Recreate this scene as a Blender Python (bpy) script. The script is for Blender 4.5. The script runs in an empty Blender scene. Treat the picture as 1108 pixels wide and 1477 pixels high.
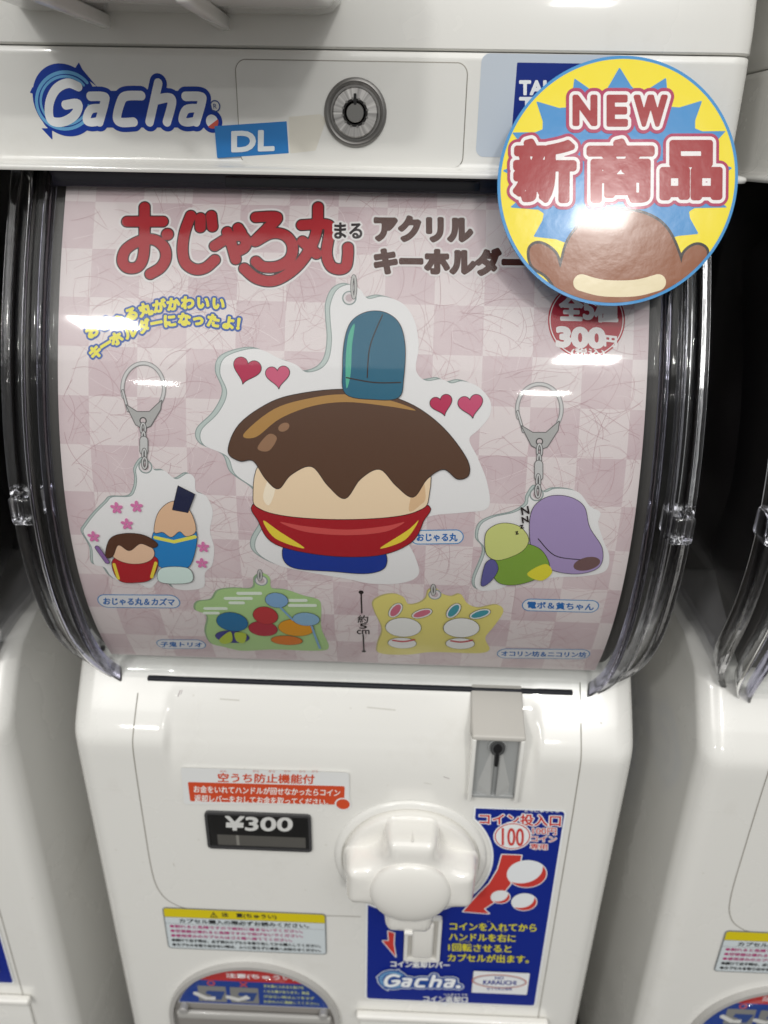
import bpy, bmesh, math, random
import numpy as np
from mathutils import Vector, Matrix

S = bpy.context.scene
COL = S.collection
random.seed(4)

# ------------------------------------------------------------------ camera
# World: x right, y into the machine, z up. Origin: middle of the head's lower lip. Metres.
FPX, CX, CY = 1109.0, 554.0, 738.5
dv = np.array([-44.0, 2362.0, 1109.0]); dv /= np.linalg.norm(dv)
rv = np.array([44414.0, 1094.0, -1109.0]); rv -= rv.dot(dv) * dv; rv /= np.linalg.norm(rv)
nv = np.cross(dv, rv); nv = nv if nv[2] > 0 else -nv
ROT = np.stack([rv, nv, -dv])
CAM = np.array([0.02181, -0.32721, 0.0056])
cam_d = bpy.data.cameras.new('camera'); cam = bpy.data.objects.new('camera', cam_d); COL.objects.link(cam)
m = Matrix([[ROT[i, 0], -ROT[i, 1], -ROT[i, 2], CAM[i]] for i in range(3)] + [[0, 0, 0, 1]])
cam.matrix_world = m
cam_d.sensor_fit = 'VERTICAL'; cam_d.sensor_height = 36.0; cam_d.lens = FPX / 1477.0 * 36.0
cam_d.clip_start = 0.01; cam_d.clip_end = 50
cam_d.dof.use_dof = True; cam_d.dof.focus_distance = 0.305; cam_d.dof.aperture_fstop = 9.0
S.camera = cam

# ------------------------------------------------------------------ world, lamps, exposure
W = bpy.data.worlds.new('World'); S.world = W; W.use_nodes = True
bg = W.node_tree.nodes['Background']; bg.inputs[0].default_value = (0.99, 1.0, 0.98, 1); bg.inputs[1].default_value = 0.27
def lamp(name, loc, target, sx, sy, power, col=(1, 0.985, 0.95)):
    l = bpy.data.lights.new(name, 'AREA'); l.shape = 'RECTANGLE'; l.size = sx; l.size_y = sy
    l.energy = power; l.color = col
    o = bpy.data.objects.new(name, l); COL.objects.link(o); o.location = loc
    d = Vector(target) - Vector(loc); o.rotation_euler = d.to_track_quat('-Z', 'Y').to_euler()
    return o
LAMPS = [((-1.25, -2.4, 1.75), 0.24, 0.20, 26), ((0.88, -2.95, 1.75), 0.26, 0.20, 28),
         ((-1.55, -4.2, 1.75), 0.24, 0.18, 10), ((0.89, -4.2, 1.75), 0.28, 0.18, 10)]
for i, (loc, a, b, p) in enumerate(LAMPS):
    lamp('ceiling_lamp', loc, (loc[0], loc[1], -3), a, b, p)
lamp('overhead_fill', (0.0, -1.75, 1.75), (0.0, -1.2, -0.2), 3.8, 2.2, 36)  # added broad fill from above, sized for soft shade and faint reflections
vs = S.view_settings
vs.view_transform = 'Standard'; vs.look = 'None'; vs.exposure = 0.31; vs.gamma = 1.0; vs.use_curve_mapping = False
S.cycles.max_bounces = 14; S.cycles.transparent_max_bounces = 24; S.cycles.transmission_bounces = 12
S.cycles.caustics_reflective = False; S.cycles.caustics_refractive = False

# ------------------------------------------------------------------ materials
def lin(c):
    out = []
    for v in c:
        v /= 255.0
        out.append(v / 12.92 if v <= 0.04045 else ((v + 0.055) / 1.055) ** 2.4)
    return out
def mat(name, rgb, rough=0.4, metal=0.0, coat=0.0, spec=0.5, bump=0.0, bscale=60.0, vary=0.0):
    M = bpy.data.materials.new(name); M.use_nodes = True
    nt = M.node_tree; b = nt.nodes['Principled BSDF']
    c = lin(rgb)
    b.inputs['Base Color'].default_value = (*c, 1); b.inputs['Roughness'].default_value = rough
    b.inputs['Metallic'].default_value = metal; b.inputs['Coat Weight'].default_value = coat
    b.inputs['Coat Roughness'].default_value = 0.05; b.inputs['Specular IOR Level'].default_value = spec
    if bump or vary:
        tc = nt.nodes.new('ShaderNodeTexCoord'); n = nt.nodes.new('ShaderNodeTexNoise')
        n.inputs['Scale'].default_value = bscale; n.inputs['Detail'].default_value = 5
        nt.links.new(tc.outputs['Object'], n.inputs['Vector'])
        if bump:
            bp = nt.nodes.new('ShaderNodeBump'); bp.inputs['Strength'].default_value = bump; bp.inputs['Distance'].default_value = 0.002
            nt.links.new(n.outputs['Fac'], bp.inputs['Height']); nt.links.new(bp.outputs['Normal'], b.inputs['Normal'])
        if vary:
            mr = nt.nodes.new('ShaderNodeMapRange'); mr.inputs['To Min'].default_value = max(0.02, rough - vary); mr.inputs['To Max'].default_value = rough + vary
            mr.inputs['From Min'].default_value = 0.3; mr.inputs['From Max'].default_value = 0.7
            nt.links.new(n.outputs['Fac'], mr.inputs['Value']); nt.links.new(mr.outputs['Result'], b.inputs['Roughness'])
    return M
_pc = {}
def ink(r, g, b, rough=0.45):
    k = (r, g, b, rough)
    if k not in _pc: _pc[k] = mat('ink', (r, g, b), rough, spec=.22)
    return _pc[k]

def white_plastic(name, rgb, rough):
    M = mat(name, rgb, rough, coat=0.8, vary=0.07, bscale=14)
    nt = M.node_tree; b = nt.nodes['Principled BSDF']
    tc = nt.nodes.new('ShaderNodeTexCoord')
    # faint grime specks and smears
    n1 = nt.nodes.new('ShaderNodeTexNoise'); n1.inputs['Scale'].default_value = 18; n1.inputs['Detail'].default_value = 8; n1.inputs['Roughness'].default_value = 0.7
    n2 = nt.nodes.new('ShaderNodeTexVoronoi'); n2.inputs['Scale'].default_value = 55
    nt.links.new(tc.outputs['Object'], n1.inputs['Vector']); nt.links.new(tc.outputs['Object'], n2.inputs['Vector'])
    r1 = nt.nodes.new('ShaderNodeMapRange'); r1.inputs['From Min'].default_value = 0.55; r1.inputs['From Max'].default_value = 0.8; r1.inputs['To Max'].default_value = 0.35
    r2 = nt.nodes.new('ShaderNodeMapRange'); r2.inputs['From Min'].default_value = 0.05; r2.inputs['From Max'].default_value = 0.025; r2.inputs['To Max'].default_value = 0.35
    nt.links.new(n1.outputs['Fac'], r1.inputs['Value']); nt.links.new(n2.outputs['Distance'], r2.inputs['Value'])
    mx = nt.nodes.new('ShaderNodeMath'); mx.operation = 'MAXIMUM'
    nt.links.new(r1.outputs['Result'], mx.inputs[0]); nt.links.new(r2.outputs['Result'], mx.inputs[1])
    mc = nt.nodes.new('ShaderNodeMix'); mc.data_type = 'RGBA'
    c = lin(rgb); mc.inputs['A'].default_value = (*c, 1); mc.inputs['B'].default_value = (c[0] * 0.74, c[1] * 0.71, c[2] * 0.66, 1)
    nt.links.new(mx.outputs[0], mc.inputs['Factor']); nt.links.new(mc.outputs['Result'], b.inputs['Base Color'])
    return M
WHITE = white_plastic('white_plastic', (232, 231, 227), 0.25)
KNOBW = mat('knob_plastic', (236, 234, 229), 0.2, coat=0.8, vary=0.04, bscale=30)
GREYP = mat('grey_plastic', (196, 193, 187), 0.45)
GUIDE = mat('guide_grey', (172, 173, 172), 0.4)
SLOTG = mat('slot_grey', (158, 160, 160), 0.35, vary=0.1, bscale=90)
BLACK = mat('black_plastic', (22, 22, 24), 0.35)
DARK = mat('dark_inside', (74, 71, 69), 0.4)
SEAM = mat('seam_shadow', (150, 146, 138), 0.8)
STEEL = mat('steel', (150, 148, 145), 0.28, metal=1.0)
STEELD = mat('dark_steel', (138, 136, 134), 0.42, metal=0.8)

def brushed():
    M = bpy.data.materials.new('brushed_lock'); M.use_nodes = True; nt = M.node_tree; b = nt.nodes['Principled BSDF']
    tc = nt.nodes.new('ShaderNodeTexCoord'); sp = nt.nodes.new('ShaderNodeSeparateXYZ'); nt.links.new(tc.outputs['Object'], sp.inputs[0])
    at = nt.nodes.new('ShaderNodeMath'); at.operation = 'ARCTAN2'
    sub = nt.nodes.new('ShaderNodeMath'); sub.operation = 'SUBTRACT'; sub.inputs[1].default_value = LOCKZ
    nt.links.new(sp.outputs['Z'], sub.inputs[0]); nt.links.new(sub.outputs[0], at.inputs[0]); nt.links.new(sp.outputs['X'], at.inputs[1])
    n = nt.nodes.new('ShaderNodeTexNoise'); n.noise_dimensions = '1D'; n.inputs['Scale'].default_value = 4; n.inputs['Detail'].default_value = 7
    nt.links.new(at.outputs[0], n.inputs['W'])
    cr = nt.nodes.new('ShaderNodeValToRGB'); cr.color_ramp.elements[0].position = 0.3; cr.color_ramp.elements[1].position = 0.72
    cr.color_ramp.elements[0].color = (0.3, 0.29, 0.285, 1); cr.color_ramp.elements[1].color = (0.74, 0.72, 0.70, 1)
    nt.links.new(n.outputs['Fac'], cr.inputs[0]); nt.links.new(cr.outputs[0], b.inputs['Base Color'])
    b.inputs['Metallic'].default_value = 1; b.inputs['Roughness'].default_value = 0.45
    return M
def clear_sheet(name, tint, rough=0.02, fmul=1.0):
    M = bpy.data.materials.new(name); M.use_nodes = True; nt = M.node_tree
    nt.nodes.remove(nt.nodes['Principled BSDF']); out = nt.nodes['Material Output']
    t = nt.nodes.new('ShaderNodeBsdfTransparent'); t.inputs[0].default_value = (*tint, 1)
    g = nt.nodes.new('ShaderNodeBsdfGlossy'); g.inputs['Roughness'].default_value = rough; g.inputs[0].default_value = (1, 1, 1, 1)
    fr = nt.nodes.new('ShaderNodeFresnel'); fr.inputs[0].default_value = 1.46
    ge = nt.nodes.new('ShaderNodeNewGeometry'); ir = nt.nodes.new('ShaderNodeMapRange')
    ir.inputs['To Min'].default_value = 1.46; ir.inputs['To Max'].default_value = 1 / 1.46
    nt.links.new(ge.outputs['Backfacing'], ir.inputs['Value']); nt.links.new(ir.outputs['Result'], fr.inputs[0])
    mu = nt.nodes.new('ShaderNodeMath'); mu.operation = 'MULTIPLY'; mu.inputs[1].default_value = fmul; mu.use_clamp = True
    g2 = nt.nodes.new('ShaderNodeBsdfGlossy'); g2.inputs['Roughness'].default_value = 0.28; mg = nt.nodes.new('ShaderNodeMixShader'); mg.inputs[0].default_value = 0.22
    sm = nt.nodes.new('ShaderNodeTexNoise'); sm.inputs['Scale'].default_value = 26; sm.inputs['Detail'].default_value = 9; sm.inputs['Roughness'].default_value = .72
    sr = nt.nodes.new('ShaderNodeMapRange'); sr.inputs['From Min'].default_value = .42; sr.inputs['From Max'].default_value = .68; sr.inputs['To Min'].default_value = .10; sr.inputs['To Max'].default_value = .55
    nt.links.new(sm.outputs['Fac'], sr.inputs['Value']); nt.links.new(sr.outputs['Result'], mg.inputs[0])
    nt.links.new(g.outputs[0], mg.inputs[1]); nt.links.new(g2.outputs[0], mg.inputs[2])
    tc = nt.nodes.new('ShaderNodeTexCoord'); n = nt.nodes.new('ShaderNodeTexNoise'); n.inputs['Scale'].default_value = 22; n.inputs['Detail'].default_value = 3
    bp = nt.nodes.new('ShaderNodeBump'); bp.inputs['Strength'].default_value = 0.004; bp.inputs['Distance'].default_value = 0.0016
    nt.links.new(tc.outputs['Object'], sm.inputs['Vector']); nt.links.new(tc.outputs['Object'], n.inputs['Vector']); nt.links.new(n.outputs['Fac'], bp.inputs['Height']); nt.links.new(bp.outputs['Normal'], g.inputs['Normal'])
    mx = nt.nodes.new('ShaderNodeMixShader')
    nt.links.new(fr.outputs[0], mu.inputs[0]); nt.links.new(mu.outputs[0], mx.inputs[0])
    nt.links.new(t.outputs[0], mx.inputs[1]); nt.links.new(mg.outputs[0], mx.inputs[2]); nt.links.new(mx.outputs[0], out.inputs['Surface'])
    return M
def clear_solid(name, tint, rough):
    M = bpy.data.materials.new(name); M.use_nodes = True; b = M.node_tree.nodes['Principled BSDF']
    b.inputs['Base Color'].default_value = (*tint, 1); b.inputs['Transmission Weight'].default_value = 1.0
    b.inputs['Roughness'].default_value = rough; b.inputs['IOR'].default_value = 1.47
    nt = M.node_tree; tc = nt.nodes.new('ShaderNodeTexCoord'); n = nt.nodes.new('ShaderNodeTexNoise'); n.inputs['Scale'].default_value = 70; n.inputs['Detail'].default_value = 4
    bp = nt.nodes.new('ShaderNodeBump'); bp.inputs['Strength'].default_value = 0.2; bp.inputs['Distance'].default_value = 0.002
    nt.links.new(tc.outputs['Object'], n.inputs['Vector']); nt.links.new(n.outputs['Fac'], bp.inputs['Height']); nt.links.new(bp.outputs['Normal'], b.inputs['Normal'])
    return M
CLEAR = clear_sheet('clear_cover', (0.96, 0.965, 0.965), 0.045, 0.42)
CLEARSIDE = clear_sheet('clear_side', (0.84, 0.84, 0.86), 0.04)
RAIL = clear_solid('clear_rail', (0.94, 0.94, 0.97), 0.09)
RAILP = clear_solid('tinted_rail', (0.66, 0.65, 0.82), 0.05)
SMOKE = clear_sheet('smoked_window', (0.9, 0.9, 0.9), 0.05, 1.0)

# ------------------------------------------------------------------ surfaces
def ray(px, py): return ROT @ np.array([(px - CX) / FPX, (py - CY) / FPX, 1.0])
def hit_y(px, py, y):
    v = ray(px, py); return CAM + v * ((y - CAM[1]) / v[1])
# poster profile y(z): the curve the display card follows behind the clear cover
_pz = np.array([0.0, -.011, -.0375, -.0625, -.093, -.116, -.139, -.17, -.195, -.2175, -.235])
_py = np.array([.0145, .0075, -.0075, -.0205, -.032, -.037, -.0395, -.0375, -.031, -.021, -.0105])
_pf = np.polyfit(_pz, _py, 4); _pd = np.polyder(_pf)
ZT, ZB = 0.012, -0.246
_zz = np.linspace(ZT, ZB, 1400); _yy = np.polyval(_pf, _zz)
_ss = np.concatenate([[0], np.cumsum(np.hypot(np.diff(_zz), np.diff(_yy)))])
def z2s(z): return np.interp(-np.asarray(z), -_zz, _ss)
def s2z(s): return np.interp(s, _ss, _zz)
def on_poster_z(px, py):
    v = ray(px, py); lo, hi = 0.2, 0.5
    for _ in range(60):
        t = (lo + hi) / 2; p = CAM + v * t
        y = np.polyval(_pf, min(max(p[2], -0.26), 0.03))
        if p[1] < y: lo = t
        else: hi = t
    return CAM + v * lo
class Poster:              # coordinates in mm: u = x, v = -arc length
    def uv(self, px, py):
        p = on_poster_z(px, py); return (p[0] * 1000, -float(z2s(p[2])) * 1000)
    def map(self, u, v, h):
        z = s2z(-v / 1000); y = np.polyval(_pf, z); d = np.polyval(_pd, z)
        k = 1 / np.sqrt(1 + d * d)
        return np.stack([u / 1000, y - h * k, z + h * d * k], -1)
class Plane:               # a plane through o, u axis a, v axis b (unit vectors), coordinates in mm
    def __init__(s, o, a=(1, 0, 0), b=(0, 0, 1)):
        s.o = np.array(o, float); s.a = np.array(a, float); s.b = np.array(b, float); s.n = np.cross(s.a, s.b)
    def uv(s, px, py):
        v = ray(px, py); t = (s.o - CAM).dot(s.n) / v.dot(s.n); p = CAM + v * t - s.o
        return (p.dot(s.a) * 1000, p.dot(s.b) * 1000)
    def map(s, u, v, h):
        return s.o + np.multiply.outer(u / 1000, s.a) + np.multiply.outer(v / 1000, s.b) + np.multiply.outer(h + 0 * u, s.n)
# cabinet front: two blended profiles, tight crease at the sides and a soft one in the middle
_sz = [-.222, -.230, -.240, -.250, -.2562, -.2590, -.2615, -.2645, -.269, -.30, -.62]
_sy = [.010, -.0105, -.018, -.0255, -.0298, -.0316, -.0329, -.0337, -.034, -.034, -.034]
_mz = [-.222, -.230, -.237, -.244, -.251, -.258, -.265, -.272, -.280, -.29, -.30, -.62]
_my = [.010, -.0105, -.0160, -.0208, -.0248, -.0280, -.0305, -.0323, -.0334, -.0339, -.034, -.034]
def front_y(x, z):
    a = np.interp(-z, -np.array(_sz), _sy); b = np.interp(-z, -np.array(_mz), _my)
    t = np.clip((np.abs(x) - .0895) / .005, 0, 1); t = t * t * (3 - 2 * t)
    return b * (1 - t) + a * t
YL = -.0341
class Front:
    def __init__(s): s.p = Plane((0, YL, 0))
    def uv(s, px, py):
        v = ray(px, py); t = 0.3
        lo, hi = 0.2, 0.7
        for _ in range(50):
            t = (lo + hi) / 2; p = CAM + v * t
            if p[1] < front_y(p[0], p[2]): lo = t
            else: hi = t
        return (p[0] * 1000, p[2] * 1000)
    def map(s, u, v, h):
        return np.stack([u / 1000, front_y(u / 1000, v / 1000) - h, v / 1000], -1)
HEAD = Plane((0, 0, 0)); LOW = Plane((0, YL, 0)); POST = Poster(); FRONT = Front()
LOCKZ = HEAD.uv(513, 163)[1] / 1000

# ------------------------------------------------------------------ flat shapes by signed distance (mm)
class Sh:
    def __init__(s, box, f): s.box = box; s.f = f      # f(X, Y, pad) -> distance, negative inside
    def grow(s, r): return Sh((s.box[0] - r, s.box[1] - r, s.box[2] + r, s.box[3] + r), lambda X, Y, pad: s.f(X, Y, pad + abs(r)) - r)
    def __or__(s, o):
        return Sh((min(s.box[0], o.box[0]), min(s.box[1], o.box[1]), max(s.box[2], o.box[2]), max(s.box[3], o.box[3])),
                  lambda X, Y, p: np.minimum(s.f(X, Y, p), o.f(X, Y, p)))
    def __and__(s, o): return Sh(s.box, lambda X, Y, p: np.maximum(s.f(X, Y, p), o.f(X, Y, p)))
    def __sub__(s, o): return Sh(s.box, lambda X, Y, p: np.maximum(s.f(X, Y, p), -o.f(X, Y, p)))
def union(l):
    b = np.array([a.box for a in l])
    def f(X, Y, p):
        r = np.full(X.shape, 1e3)
        for a in l: r = np.minimum(r, a.f(X, Y, p))
        return r
    return Sh((b[:, 0].min(), b[:, 1].min(), b[:, 2].max(), b[:, 3].max()), f)
def _segd(X, Y, A, B):
    r = np.full(X.shape, 1e6)
    for (ax, ay), (bx, by) in zip(A, B):
        dx, dy = bx - ax, by - ay; L = dx * dx + dy * dy
        t = np.clip(((X - ax) * dx + (Y - ay) * dy) / L, 0, 1) if L > 0 else 0
        r = np.minimum(r, (X - ax - t * dx) ** 2 + (Y - ay - t * dy) ** 2)
    return np.sqrt(r)
def _local(box, core):
    def f(X, Y, pad):
        r = np.full(X.shape, 1e3); e = pad + 1e-6
        rows = np.where((Y[:, 0] >= box[1] - e) & (Y[:, 0] <= box[3] + e))[0]
        cols = np.where((X[0] >= box[0] - e) & (X[0] <= box[2] + e))[0]
        if len(rows) and len(cols):
            a, b, c, d = rows[0], rows[-1] + 1, cols[0], cols[-1] + 1
            r[a:b, c:d] = core(X[a:b, c:d], Y[a:b, c:d])
        return r
    return Sh(box, f)
def segs_shape(A, B):
    A = np.array(A, float); B = np.array(B, float); P = np.vstack([A, B])
    box = (*P.min(0), *P.max(0))
    def core(X, Y):
        d = _segd(X, Y, A, B); ins = np.zeros(X.shape, bool)
        for (ax, ay), (bx, by) in zip(A, B):
            if ay == by: continue
            c = ((ay > Y) != (by > Y)) & (X < (bx - ax) * (Y - ay) / (by - ay) + ax)
            ins ^= c
        return np.where(ins, -d, d)
    return _local(box, core)
def smooth(pts, closed=True, n=6):
    P = [np.array(p, float) for p in pts]; N = len(P); out = []
    for i in range(N if closed else N - 1):
        g = (lambda k: P[k % N]) if closed else (lambda k: P[min(max(k, 0), N - 1)])
        a, b, c, d = g(i - 1), g(i), g(i + 1), g(i + 2)
        for t in np.linspace(0, 1, n, endpoint=False):
            out.append(0.5 * (2 * b + (c - a) * t + (2 * a - 5 * b + 4 * c - d) * t * t + (3 * b - a - 3 * c + d) * t ** 3))
    if not closed: out.append(P[-1])
    return out
def poly(pts, sm=False):
    p = smooth(pts) if sm else [np.array(q, float) for q in pts]
    return segs_shape(p, p[1:] + p[:1])
def stroke(pts, r, sm=False):
    p = smooth(pts, False) if sm and len(pts) > 2 else [np.array(q, float) for q in pts]
    P = np.array(p); box = (*(P.min(0) - r), *(P.max(0) + r))
    if len(p) == 1: return _local(box, lambda X, Y: np.hypot(X - P[0, 0], Y - P[0, 1]) - r)
    return _local(box, lambda X, Y: _segd(X, Y, P[:-1], P[1:]) - r)
def ell(c, rx, ry, ang=0.0):
    t = np.linspace(0, 2 * math.pi, 72, endpoint=False); ca, sa = math.cos(ang), math.sin(ang)
    return poly([(c[0] + rx * math.cos(k) * ca - ry * math.sin(k) * sa, c[1] + rx * math.cos(k) * sa + ry * math.sin(k) * ca) for k in t])
def circ(c, r): return stroke([c], r)
def rrect(x0, y0, x1, y1, r): return poly([(x0 + r, y0 + r), (x1 - r, y0 + r), (x1 - r, y1 - r), (x0 + r, y1 - r)]).grow(r)

_tc = {}
def glyphs(txt):
    if txt in _tc: return _tc[txt]
    c = bpy.data.curves.new('glyph', 'FONT'); c.body = txt; c.resolution_u = 4
    o = bpy.data.objects.new('glyph', c); COL.objects.link(o)
    bpy.context.view_layer.update()
    me = o.evaluated_get(bpy.context.evaluated_depsgraph_get()).to_mesh()
    bm = bmesh.new(); bm.from_mesh(me); bmesh.ops.remove_doubles(bm, verts=bm.verts[:], dist=1e-5)
    E = [(e.verts[0].co.xy[:], e.verts[1].co.xy[:]) for e in bm.edges if len(e.link_faces) == 1]
    bm.free(); bpy.data.objects.remove(o); bpy.data.curves.remove(c)
    E = np.array(E); _tc[txt] = E
    return E
def text_tri(txt, o, xe, ye):
    """one string mapped so that its bounding box has corner o (bottom left), xe (bottom right), ye (top left)"""
    E = glyphs(txt); lo = E.reshape(-1, 2).min(0); hi = E.reshape(-1, 2).max(0)
    o, xe, ye = (np.array(k, float) for k in (o, xe, ye))
    n = (E - lo) / (hi - lo)
    Q = o + n[..., :1] * (xe - o) + n[..., 1:] * (ye - o)
    # split into groups along the string so that distances stay local
    mid = n[..., 0].mean(1); k = max(1, len(txt)); out = []
    idx = np.clip((mid * k).astype(int), 0, k - 1)
    order = [np.where(idx == i)[0] for i in range(k)]
    return Q, order
def text(txt, S_, x0, y0, x1, y1, skew=0.0, dy=0.0):
    """string fitted to a pixel box of the photograph on surface S_; every character is a shape of its own"""
    chars = [c for c in txt]
    E_all = glyphs(txt); lo = E_all.reshape(-1, 2).min(0); hi = E_all.reshape(-1, 2).max(0)
    o = np.array(S_.uv(x0, y1)); xe = np.array(S_.uv(x1, y1 + dy)); ye = np.array(S_.uv(x0 + skew, y0))
    n = (E_all - lo) / (hi - lo)
    Q = o + n[..., :1] * (xe - o) + n[..., 1:] * (ye - o)
    return islands(Q)
def islands(Q):
    """group outline segments into connected loops whose x ranges overlap, for local evaluation"""
    a = Q[..., 0].min(1); b = Q[..., 0].max(1); od = np.argsort(a); groups = []; cur = [od[0]]; end = b[od[0]]
    for i in od[1:]:
        if a[i] > end: groups.append(cur); cur = [i]; end = b[i]
        else: cur.append(i); end = max(end, b[i])
    groups.append(cur)
    return union([segs_shape(Q[g, 0], Q[g, 1]) for g in groups])
def glyph_at(ch, c, size, ang=0.0, sx=1.0):
    E = glyphs(ch); q = (E - np.array([0.5 if ord(ch[0]) > 255 else (E[..., 0].max() + E[..., 0].min()) / 2, 0.36])) * size * np.array([sx, 1])
    ca, sa = math.cos(ang), math.sin(ang)
    q = np.stack([q[..., 0] * ca - q[..., 1] * sa, q[..., 0] * sa + q[..., 1] * ca], -1) + np.array(c)
    return segs_shape(q[:, 0], q[:, 1])

class Sheet:
    """thin printed or moulded layers on one surface, collected into one mesh"""
    def __init__(s, surf, h0=0.0001): s.S = surf; s.h = h0; s.V = []; s.F = []; s.FM = []; s.M = []; s.n = 0
    def add(s, shape, material, cell=0.3, thick=0.0, h=None):
        if h is None: h = s.h; s.h += 0.000025
        top = h + thick
        x0, y0, x1, y1 = shape.box; x0 -= cell * 1.3; y0 -= cell * 1.3; x1 += cell * 1.3; y1 += cell * 1.3
        nx = max(3, int((x1 - x0) / cell) + 2); ny = max(3, int((y1 - y0) / cell) + 2)
        gx = x0 + np.arange(nx) * cell; gy = y0 + np.arange(ny) * cell
        X, Y = np.meshgrid(gx, gy)
        D = shape.f(X, Y, cell * 2.5); D = np.where(np.abs(D) < 1e-7, 1e-7, D)
        I = D < 0
        cnt = I[:-1, :-1].astype(int) + I[1:, :-1] + I[:-1, 1:] + I[1:, 1:]
        if material not in s.M: s.M.append(material)
        mi = s.M.index(material)
        verts = {}; P = []
        def node(i, j):
            k = (i, j)
            if k not in verts: verts[k] = len(P); P.append((gx[j], gy[i]))
            return verts[k]
        def cross(i, j, i2, j2):
            k = (i, j, i2, j2) if (i, j) < (i2, j2) else (i2, j2, i, j)
            if k not in verts:
                a, b = D[i, j], D[i2, j2]; t = a / (a - b)
                verts[k] = len(P); P.append((gx[j] + (gx[j2] - gx[j]) * t, gy[i] + (gy[i2] - gy[i]) * t))
            return verts[k]
        faces = []; walls = []
        for i in range(ny - 1):
            row = cnt[i]; j = 0
            full = np.where(row == 4)[0]
            if len(full):
                br = np.where(np.diff(full) > 1)[0]; st = np.r_[full[0], full[br + 1]]; en = np.r_[full[br], full[-1]]
                for a, b in zip(st, en):
                    for a2 in range(a, b + 1, 60):
                        b2 = min(a2 + 59, b)
                        faces.append((node(i, a2), node(i, b2 + 1), node(i + 1, b2 + 1), node(i + 1, a2)))
        for i, j in zip(*np.where((cnt > 0) & (cnt < 4))):
            cs = ((i, j), (i, j + 1), (i + 1, j + 1), (i + 1, j)); f = []; kinds = []
            for k in range(4):
                a, b = cs[k], cs[(k + 1) % 4]
                if I[a]: f.append(node(*a)); kinds.append(0)
                if I[a] != I[b]: f.append(cross(*a, *b)); kinds.append(1)
            if len(f) >= 3:
                faces.append(tuple(f))
                if thick:
                    for k in range(len(f)):
                        if kinds[k] and kinds[(k + 1) % len(f)]: walls.append((f[k], f[(k + 1) % len(f)]))
        if not P: return s
        P = np.array(P); Z = s.S.map(P[:, 0], P[:, 1], top)
        base = s.n
        s.V.append(Z); s.n += len(P)
        for f in faces: s.F.append(tuple(k + base for k in f)); s.FM.append(mi)
        if walls:
            b2 = s.n; s.V.append(s.S.map(P[:, 0], P[:, 1], h - 0.0004)); s.n += len(P)
            for a, b in walls: s.F.append((b + base, a + base, a + b2, b + b2)); s.FM.append(mi)
        return s
    def build(s, name, parent=None):
        me = bpy.data.meshes.new(name)
        V = np.vstack(s.V); me.from_pydata(V.tolist(), [], s.F)
        for m_ in s.M: me.materials.append(m_)
        me.polygons.foreach_set('material_index', s.FM)
        me.update()
        return link(name, me, parent)

# ------------------------------------------------------------------ object helpers
def link(name, me, parent=None):
    o = bpy.data.objects.new(name, me); COL.objects.link(o)
    if parent: o.parent = parent
    return o
def thing(name, label, cat, group=None, loc=(0, 0, 0)):
    o = bpy.data.objects.new(name, None); COL.objects.link(o); o.empty_display_size = 0.02; o.location = loc
    o['label'] = label; o['category'] = cat
    if group: o['group'] = group
    return o
def tag(o, label, cat, group=None):
    o['label'] = label; o['category'] = cat
    if group: o['group'] = group
    return o
def mesh(name, V, F, m_, parent=None, smooth_=False, bevel=0.0, seg=3):
    me = bpy.data.meshes.new(name); me.from_pydata([tuple(v) for v in V], [], F)
    ms = m_ if isinstance(m_, (list, tuple)) else [m_]
    for k in ms: me.materials.append(k)
    bm = bmesh.new(); bm.from_mesh(me); bmesh.ops.recalc_face_normals(bm, faces=bm.faces[:])
    if bevel:
        ed = [e for e in bm.edges if len(e.link_faces) == 2 and e.calc_face_angle() > 0.4]
        bmesh.ops.bevel(bm, geom=ed, offset=bevel, segments=seg, profile=0.5, affect='EDGES', clamp_overlap=True)
    bm.to_mesh(me); bm.free()
    if smooth_:
        me.polygons.foreach_set('use_smooth', [True] * len(me.polygons))
        me.update()
    return link(name, me, parent)
def sharp(o, ang=35):
    o.data.set_sharp_from_angle(angle=math.radians(ang)); return o
def box(name, a, b, m_, parent=None, bevel=0.0, seg=3):
    (x0, y0, z0), (x1, y1, z1) = a, b
    V = [(x, y, z) for x in (x0, x1) for y in (y0, y1) for z in (z0, z1)]
    F = [(0, 1, 3, 2), (4, 6, 7, 5), (0, 4, 5, 1), (2, 3, 7, 6), (0, 2, 6, 4), (1, 5, 7, 3)]
    return sharp(mesh(name, V, F, m_, parent, True, bevel, seg), 50)
def loft(loops, cap0=True, cap1=True, closed=True):
    V = []; F = []; n = len(loops[0])
    for l in loops: V += list(l)
    for i in range(len(loops) - 1):
        for j in range(n if closed else n - 1):
            a, b = i * n + j, i * n + (j + 1) % n
            F.append((a, b, b + n, a + n))
    if cap0: F.append(tuple(range(n))[::-1])
    if cap1: F.append(tuple(range((len(loops) - 1) * n, len(loops) * n)))
    return V, F
def disc_loft(prof, c, n=72, ax=(0, -1, 0), shape=None):
    """lathe of (radius, height) pairs about an axis that points out of the panel"""
    loops = []
    for r, h in prof:
        l = []
        for k in range(n):
            t = 2 * math.pi * k / n; rr = r if shape is None else shape(t, r)
            l.append((c[0] + rr * math.cos(t), c[1] - h, c[2] + rr * math.sin(t)))
        loops.append(l)
    return loft(loops)

# ================================================================== SETTING
wall = box('wall', (-2.5, .36, -.9), (2.5, .40, 1.2), mat('wall_paint', (150, 145, 138), 0.8)); wall['kind'] = 'structure'
floor = box('floor', (-2.5, -3, -.66), (2.5, .36, -.622), mat('floor_tile', (84, 82, 79), 0.5)); floor['kind'] = 'structure'

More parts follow.
